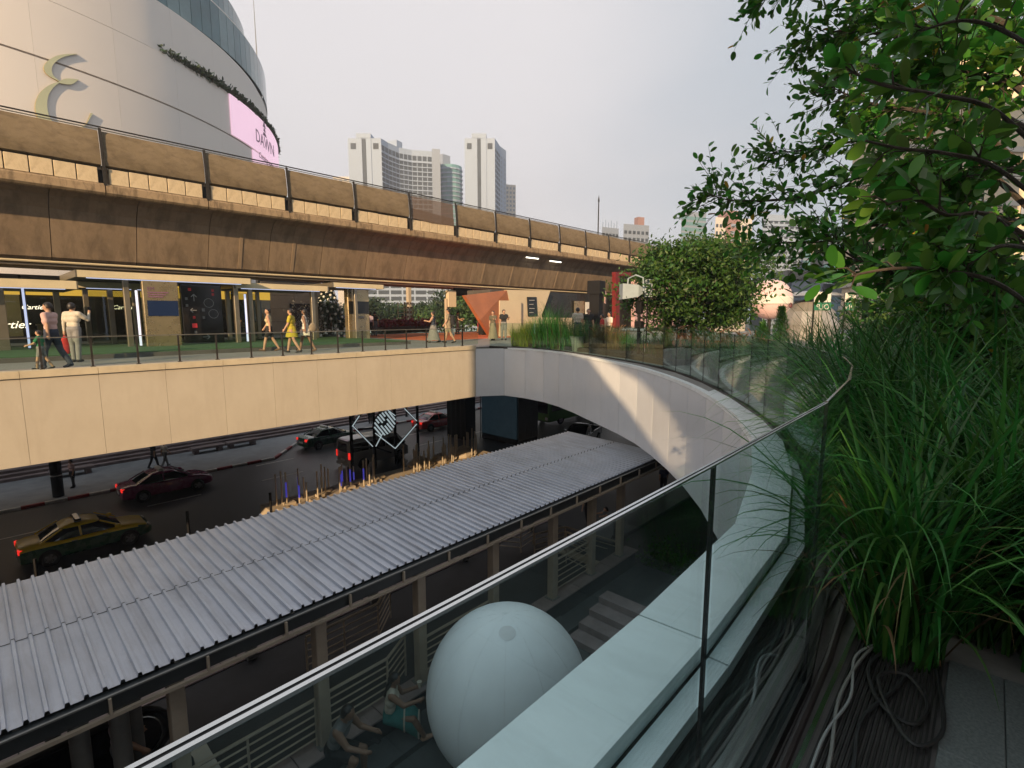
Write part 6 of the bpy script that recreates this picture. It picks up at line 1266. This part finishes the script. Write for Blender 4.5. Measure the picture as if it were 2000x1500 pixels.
b = MB(); b.prism([(3.2, .05), (4.7, .45), (6.6, 1.25), (8.5, 2.25), (10.2, 3.3), (12.0, 4.6), (13.2, 4.0), (10.5, 1.2), (8, -.4), (5, -1.2), (3.0, -.9)], -.015, .02); tag(b.build('planting_bed', 'soil'), 'dark planting bed along the near bend of glass', 'planting bed')

# ---- trees
def limb_tree(name, label, loc, h, crown_c, crown_r, n_leaf, leaf, matn, seed, trunk_r=.1, n_limb=9, asp=.5, clumps=26, group=None, mat2=None, tight=1.):
    t = thing(name, label, 'tree', loc, group=group); g = np.random.default_rng(seed); cc = np.array(crown_c); cr = np.array(crown_r)
    tr = MB(); tr.tube([(0, 0, 0), (.04 * h * .2, 0, h * .25), (cc[0] * .3, cc[1] * .3, cc[2] - cr[2] * .4), (cc[0] * .8, cc[1] * .8, cc[2] + cr[2] * .3)], [trunk_r, trunk_r * .8, trunk_r * .6, trunk_r * .15], 8)
    pts_ = []
    for i in range(clumps):
        d = g.normal(size=3); d /= np.linalg.norm(d); q = cc + d * cr * g.uniform(.45, 1.0) ** .6
        if i < n_limb: tr.tube([(cc[0] * .25, cc[1] * .25, cc[2] - cr[2] * .55), tuple(cc * .35 + q * .65 + np.array([0, 0, -.08 * h])), tuple(q)], [trunk_r * .5, trunk_r * .28, trunk_r * .06], 6)
        m_ = int(n_leaf / clumps * g.uniform(.5, 1.5)); s_ = cr * g.uniform(.16, .36) * tight; pts_.append(q + g.normal(size=(m_, 3)) * s_)
    pts_ = np.concatenate(pts_); tr.build('trunk', 'bark', t, smooth=True)
    if mat2:
        w = pts_ @ np.array([.6, -.5, .5]); hi = w > np.quantile(w, .86); leaf_cloud('crown', pts_[~hi], leaf, matn, t, seed, asp); leaf_cloud('young_leaves', pts_[hi], leaf, mat2, t, seed + 1, asp)
    else: leaf_cloud('crown', pts_, leaf, matn, t, seed, asp)
    return t
p = PD(1352, 640, 18); limb_tree('small_tree', 'round leafy small tree growing behind the curved glass', (p.x, p.y, 0), 4.4, (0, 0, 2.5), (2.3, 2.3, 1.45), 27000, .14, 'leaf_mid', 31, .09, 22, clumps=64, tight=.6)
for i, (u, d_, h_, r_) in enumerate(((735, 75, 6.5, 3.2), (770, 80, 5.5, 3), (830, 78, 5.8, 3), (870, 72, 6, 3), (905, 70, 7, 3.4), (950, 66, 8, 3.6), (1090, 62, 6.5, 3.4), (1150, 60, 6.5, 3.4), (640, 82, 6.5, 3), (600, 84, 5, 2.6))):
    h_ *= .68 if i not in (4, 5) else .9; p = PD(u, 640, d_); limb_tree('garden_tree', ['palm-green tree left of the brown column', 'low tree behind the lantern tower', 'broad tree right of the lantern tower', 'tree behind the sign box', 'dark tree left of the copper booth', 'tall dark tree behind the copper booth', 'tree reflected behind the counter', 'tree behind the speaker pillar', 'tree glimpsed beside the christmas tree', 'tree glimpsed behind the silver decoration'][i], (p.x, p.y, -1), h_, (0, 0, h_ * .6), (r_, r_, h_ * .42), 5200, .42, 'leaf_far' if i % 2 else 'leaf_dark', 60 + i, .2, 6, clumps=26, group='garden trees beyond the plaza')
# under-terrace shrub catching light
p = PZ(1310, 1100, -6.4); t = thing('dark_shrub', 'glossy shrub in the dark below the curved wall', 'shrub', (p.x, p.y, -7.4)); pp = [(random.gauss(0, .5), random.gauss(0, .5), .9 + random.gauss(0, .3)) for _ in range(1500)]; leaf_cloud('foliage', pp, .12, 'leaf_mid', t, 77); MB().tube([(0, 0, 0), (0, 0, 1)], .04, 6).build('stem', 'bark', t)

for i, (u, d_, h_, r_, lb) in enumerate(((1780, 9.5, 1.9, .9, 'dark rounded shrub before the cream building'), (1870, 8, 2.1, 1.0, 'tall dark shrub under the overhanging tree'), (1950, 6.5, 2.0, .9, 'dark shrub at the right edge behind the grasses'), (1995, 5.2, 1.7, .7, 'dark shrub cut by the right edge of the photo'))):
    p = PD(u, 640, d_); limb_tree('dark_shrub', lb, (p.x, p.y, 0), h_, (0, 0, h_ * .55), (r_, r_, h_ * .45), 5200, .13, 'leaf_mid', 210 + i, .04, 8, clumps=30, tight=.8, group='shrubs behind the near grasses')['category'] = 'shrub'
p = PD(1858, 640, 11); t = thing('tarpaulin_stack', 'large black covered object behind the shrubs', 'tarpaulin', (p.x, p.y, 0), HEAD - R(90)); tp_ = MB(); tp_.loft([[(w_ * .55 * math.cos(a) * (1 + .1 * math.sin(3 * a)), w_ * .45 * math.sin(a), z_) for a in np.linspace(0, 6.28, 17)[:-1]] for z_, w_ in ((0, 1), (.8, .95), (1.5, .8), (1.75, .35))]); tp_.build('cover', 'drape', t, smooth=True)

# ---- near tree at the right: trunk outside the frame, limbs reaching in
nt_ = thing('large_leaved_tree', 'large-leaved tree reaching in from the right over the planting', 'tree', (0, 0, 0))
def limb(px):
    return crom([PD(u, v, d_) for u, v, d_ in px], 5)
TRK = PD(2120, 640, 4.4); wood = MB(); wood.tube([(TRK.x, TRK.y, -.02), (TRK.x - .05, TRK.y + .03, .8), tuple(PD(2090, 480, 4.3)), tuple(PD(2080, 200, 4.2)), tuple(PD(2090, -300, 4.4))], [.13, .11, .09, .06, .02], 10)
limbs = [[(2085, 640, 4.4), (1960, 640, 4.6), (1860, 600, 5.0), (1780, 560, 5.2)], [(2085, 660, 4.4), (1990, 690, 4.4), (1930, 680, 4.6), (1880, 640, 4.8)], [(2085, 300, 4.3), (1930, 210, 5.0), (1800, 160, 5.6), (1700, 130, 6.0)], [(2085, 520, 4.3), (1900, 400, 4.3), (1720, 340, 4.5), (1560, 385, 4.8), (1440, 392, 5.1), (1385, 380, 5.3)], [(2085, 400, 4.3), (1900, 250, 4.4), (1780, 215, 4.6), (1690, 200, 4.9), (1625, 170, 5.2)], [(2080, 250, 4.2), (1900, 110, 4.4), (1740, 70, 4.8), (1640, 60, 5.2), (1565, 85, 5.4)],
         [(2080, 100, 4.2), (1850, 0, 4.4), (1650, -60, 4.8), (1480, 4, 5.2)], [(2085, 600, 4.3), (1900, 560, 4.0), (1800, 540, 3.8), (1700, 520, 3.7), (1620, 470, 3.9)], [(2085, 480, 4.3), (1880, 300, 4.8), (1720, 270, 5.4), (1600, 290, 5.8), (1500, 300, 6)], [(2085, 560, 4.3), (1860, 460, 4.8), (1700, 440, 5.2), (1590, 470, 5.5), (1500, 475, 5.6)],
         [(2085, 350, 4.3), (1950, 330, 3.6), (1850, 350, 3.3), (1760, 380, 3.2)], [(2085, 150, 4.3), (1980, 160, 3.6), (1880, 140, 3.3), (1800, 120, 3.2)], [(2085, 640, 4.4), (1980, 600, 3.6), (1900, 540, 3.2), (1830, 480, 3.0)], [(2080, 50, 4.2), (1950, 60, 4.8), (1820, 50, 5.4), (1720, 10, 5.8)], [(2085, 430, 4.3), (1950, 430, 4.9), (1840, 420, 5.4), (1740, 500, 5.8)]]
nearl = [[(2060, 330, 2.6), (1950, 220, 2.1), (1830, 185, 2.0), (1720, 165, 2.0), (1655, 135, 2.05)], [(2060, 420, 2.6), (1950, 330, 2.1), (1850, 300, 2.0), (1760, 290, 2.0), (1690, 275, 2.0)], [(2060, 560, 2.6), (1950, 430, 2.0), (1850, 420, 1.95), (1790, 390, 1.95), (1730, 400, 2.0)], [(2060, 640, 2.6), (1960, 560, 1.9), (1850, 530, 1.85), (1740, 525, 1.9), (1620, 548, 1.95)], [(2060, 120, 2.6), (1960, 60, 2.2), (1880, 40, 2.1), (1800, 60, 2.1)], [(2060, 500, 2.4), (1980, 480, 1.9), (1930, 490, 1.85), (1890, 520, 1.85)]]
g_ = np.random.default_rng(99); tw = []
for grp, (lst, off_, npt) in (('far', (limbs, .42, 84)), ('near', (nearl, .14, 7))):
    for px in lst:
        P_ = limb(px); r0 = .028 if grp == 'far' else .010; wood.tube(P_, list(np.linspace(r0, .004, len(P_))), 6)
        for j in range(npt):
            t_ = g_.uniform(.18, 1.0); i0 = min(int(t_ * (len(P_) - 1)), len(P_) - 2); a = P_[i0].lerp(P_[i0 + 1], g_.uniform(0, 1)); d = (P_[i0 + 1] - P_[i0]).normalized()
            v_ = Vector(g_.normal(size=3)); v_ = (v_ - d * v_.dot(d)).normalized(); dr = (d * g_.uniform(.4, 1.0) + v_ * g_.uniform(.4, 1.1) + Vector((0, 0, g_.uniform(-.25, .35)))).normalized()
            ln_ = off_ * g_.uniform(.45, 1.15); tw.append((a, dr, ln_, grp)); wood.tube([a, a + dr * ln_ * .5 + Vector((0, 0, .015)), a + dr * ln_], [.004, .003, .0015], 4)
        tw.append((P_[-2], (P_[-1] - P_[-2]).normalized(), off_ * .5, grp))
wood.build('trunk', 'bark', nt_, smooth=True)
def broad_leaves(name, items, matn, seed, parent):
    """oval leaves with a midrib fold and a short stalk: items = (base, direction, length)"""
    g = np.random.default_rng(seed); n = len(items); B_ = np.array([i[0] for i in items]); D_ = np.array([i[1] for i in items]); L_ = np.array([i[2] for i in items])[:, None]
    D_ /= np.linalg.norm(D_, axis=1)[:, None]; up_ = np.array([0, 0, 1.]) + g.normal(size=(n, 3)) * .55; S_ = np.cross(D_, up_); S_ /= np.linalg.norm(S_, axis=1)[:, None] + 1e-9; N_ = np.cross(S_, D_)
    st_ = [(.0, .0), (.12, .0), (.22, .13), (.40, .20), (.62, .235), (.80, .20), (.93, .11), (1.0, .015)]; cur = g.uniform(-.25, .12, n)[:, None]; fold = g.uniform(.05, .35, n)[:, None]
    V = np.zeros((n, len(st_), 3, 3))
    for i, (t, w) in enumerate(st_):
        c = B_ + D_ * L_ * t + N_ * L_ * cur * t * t
        V[:, i, 1] = c; V[:, i, 0] = c + S_ * L_ * max(w, .012) + N_ * L_ * w * fold; V[:, i, 2] = c - S_ * L_ * max(w, .012) + N_ * L_ * w * fold
    idx = np.arange(n)[:, None] * len(st_) * 3; F = []
    for i in range(len(st_) - 1):
        for c in (0, 1): a = idx + i * 3 + c; F.append(np.concatenate([a, a + 1, a + 4, a + 3], 1))
    return mesh_np(name, V.reshape(-1, 3), np.concatenate(F), matn, parent)
it = []; itn = []; ity = []
for a, dr, ln_, grp in tw:
    nl = 9 if grp == 'far' else 5
    for j in range(nl):
        t_ = .15 + .85 * j / (nl - 1); b0 = a + dr * ln_ * t_; sd_ = Vector(g_.normal(size=3)); sd_ = (sd_ - dr * sd_.dot(dr)).normalized(); dd = dr * g_.uniform(.25, .9) + sd_ * g_.uniform(.5, 1) + Vector((0, 0, g_.uniform(-.35, .25)))
        L1 = g_.uniform(.06, .12) if grp == 'far' else g_.uniform(.08, .115); x_ = (tuple(b0), tuple(dd), L1)
        (ity if g_.uniform() < .008 else (it if grp == 'far' else itn)).append(x_)
broad_leaves('crown', it, 'leaf_near', 5, nt_); broad_leaves('crown', itn, 'leaf_near', 6, nt_); broad_leaves('yellow_leaves', ity, 'leaf_yellow', 7, nt_)

# ================================================================== FOREGROUND FLOOR
ch = thing('floor_grating', 'dark slatted floor grating beside the glass balustrade', 'grating')
for i in range(20):
    y_ = .30 - i * .0145
    MB().box(-.5, 2.75, y_ - .0035, y_ + .0035, -.019, .0).build('slat', 'grate', ch)
MB().box(-.5, 2.75, .32, .335, -.019, .006).build('frame', 'chrome', ch)
cs = thing('concrete_kerb', 'narrow grey concrete kerb strip outside the glass', 'kerb')
for i in range(5): MB().box(-.6 + 1.0 * i, .39 + 1.0 * i - .004, .455, .515, -.29, .0 + .003 * (i % 2)).build('kerb_stone', 'concrete', cs)
for (nm, y_, r_, m_, lb) in (('drain_pipe', .365, .016, 'hose', 'dark pipe running beside the glass channel'), ('drain_pipe', .62, .02, 'hose', 'dark pipe lying in the gutter outside the glass'), ('drain_pipe', .57, .012, 'cable', 'thin black pipe lying in the gutter outside the glass')):
    z_ = .0 if y_ < .5 else -.26; tag(MB().tube([(-.6, y_, z_), (.6, y_ + .01, z_), (1.6, y_ - .006, z_), (2.3, y_ + .006, z_), (3.0, y_ + .05, z_ + .01)], r_, 8).build(nm, m_, smooth=True), lb, 'pipe')
def cable(label, pts_, r_, m_, nm='cable'): return tag(MB().tube(crom([Vector(q) for q in pts_], 8), r_, 6).build(nm, m_, smooth=True), label, 'cable')
cable('pale cable snaking along the grating edge', [(1.3, .27, .012), (1.8, .29, .012), (2.1, .26, .014), (2.4, .29, .012), (2.62, .2, .015)], .005, 'cable_white'); cable('dark grey cable running beside the pale one', [(1.2, .24, .012), (1.7, .25, .012), (2.1, .29, .012), (2.5, .25, .012), (2.7, .15, .012)], .006, 'post_grey')
cable('thin pale cable hanging in the gutter outside the glass', [(1.5, .6, -.2), (1.9, .55, -.12), (2.2, .6, -.06), (2.35, .57, -.1)], .006, 'cable_white'); cable('black cable coiled on the grating under the grass', [(2.55, .2, .01), (2.35, .24, .012), (2.15, .18, .012), (2.1, .08, .012), (2.25, .05, .014), (2.38, .12, .018), (2.3, .2, .02), (2.1, .14, .02), (2.0, .06, .012), (2.15, .0, .012), (2.5, .04, .012)], .007, 'cable')
cable('second black cable crossing the grating', [(1.2, .2, .012), (1.7, .19, .012), (2.0, .21, .012), (2.3, .14, .012), (2.6, .1, .012)], .007, 'cable')
tiles = thing('stone_paving', 'grey speckled stone paving slabs in the bottom right corner', 'paving')
for i in range(5):
    for j in range(7):
        x0 = -.35 + .6 * i + (.0 if j % 2 else .0); y1 = .008 - .165 * j
        MB().bbox(x0 + .002, x0 + .598, y1 - .163, y1, -.02, .0 + .0015 * ((i + j) % 2), .003).build('paving_slab', 'granite', tiles)

# ================================================================== AIR
hm_ = bpy.data.materials.new('haze'); hm_.use_nodes = True; M['haze'] = hm_; _t = hm_.node_tree; _t.nodes.remove(_t.nodes['Principled BSDF'])
pv_ = _t.nodes.new('ShaderNodeVolumePrincipled'); pv_.inputs['Color'].default_value = (.88, .92, 1, 1); pv_.inputs['Density'].default_value = .0008; pv_.inputs['Anisotropy'].default_value = .2
_t.links.new(pv_.outputs[0], _t.nodes['Material Output'].inputs['Volume'])
b = MB(); b.box(-130, 520, -130, 520, -10.5, 160); tag(b.build('haze', 'haze'), kind='stuff')
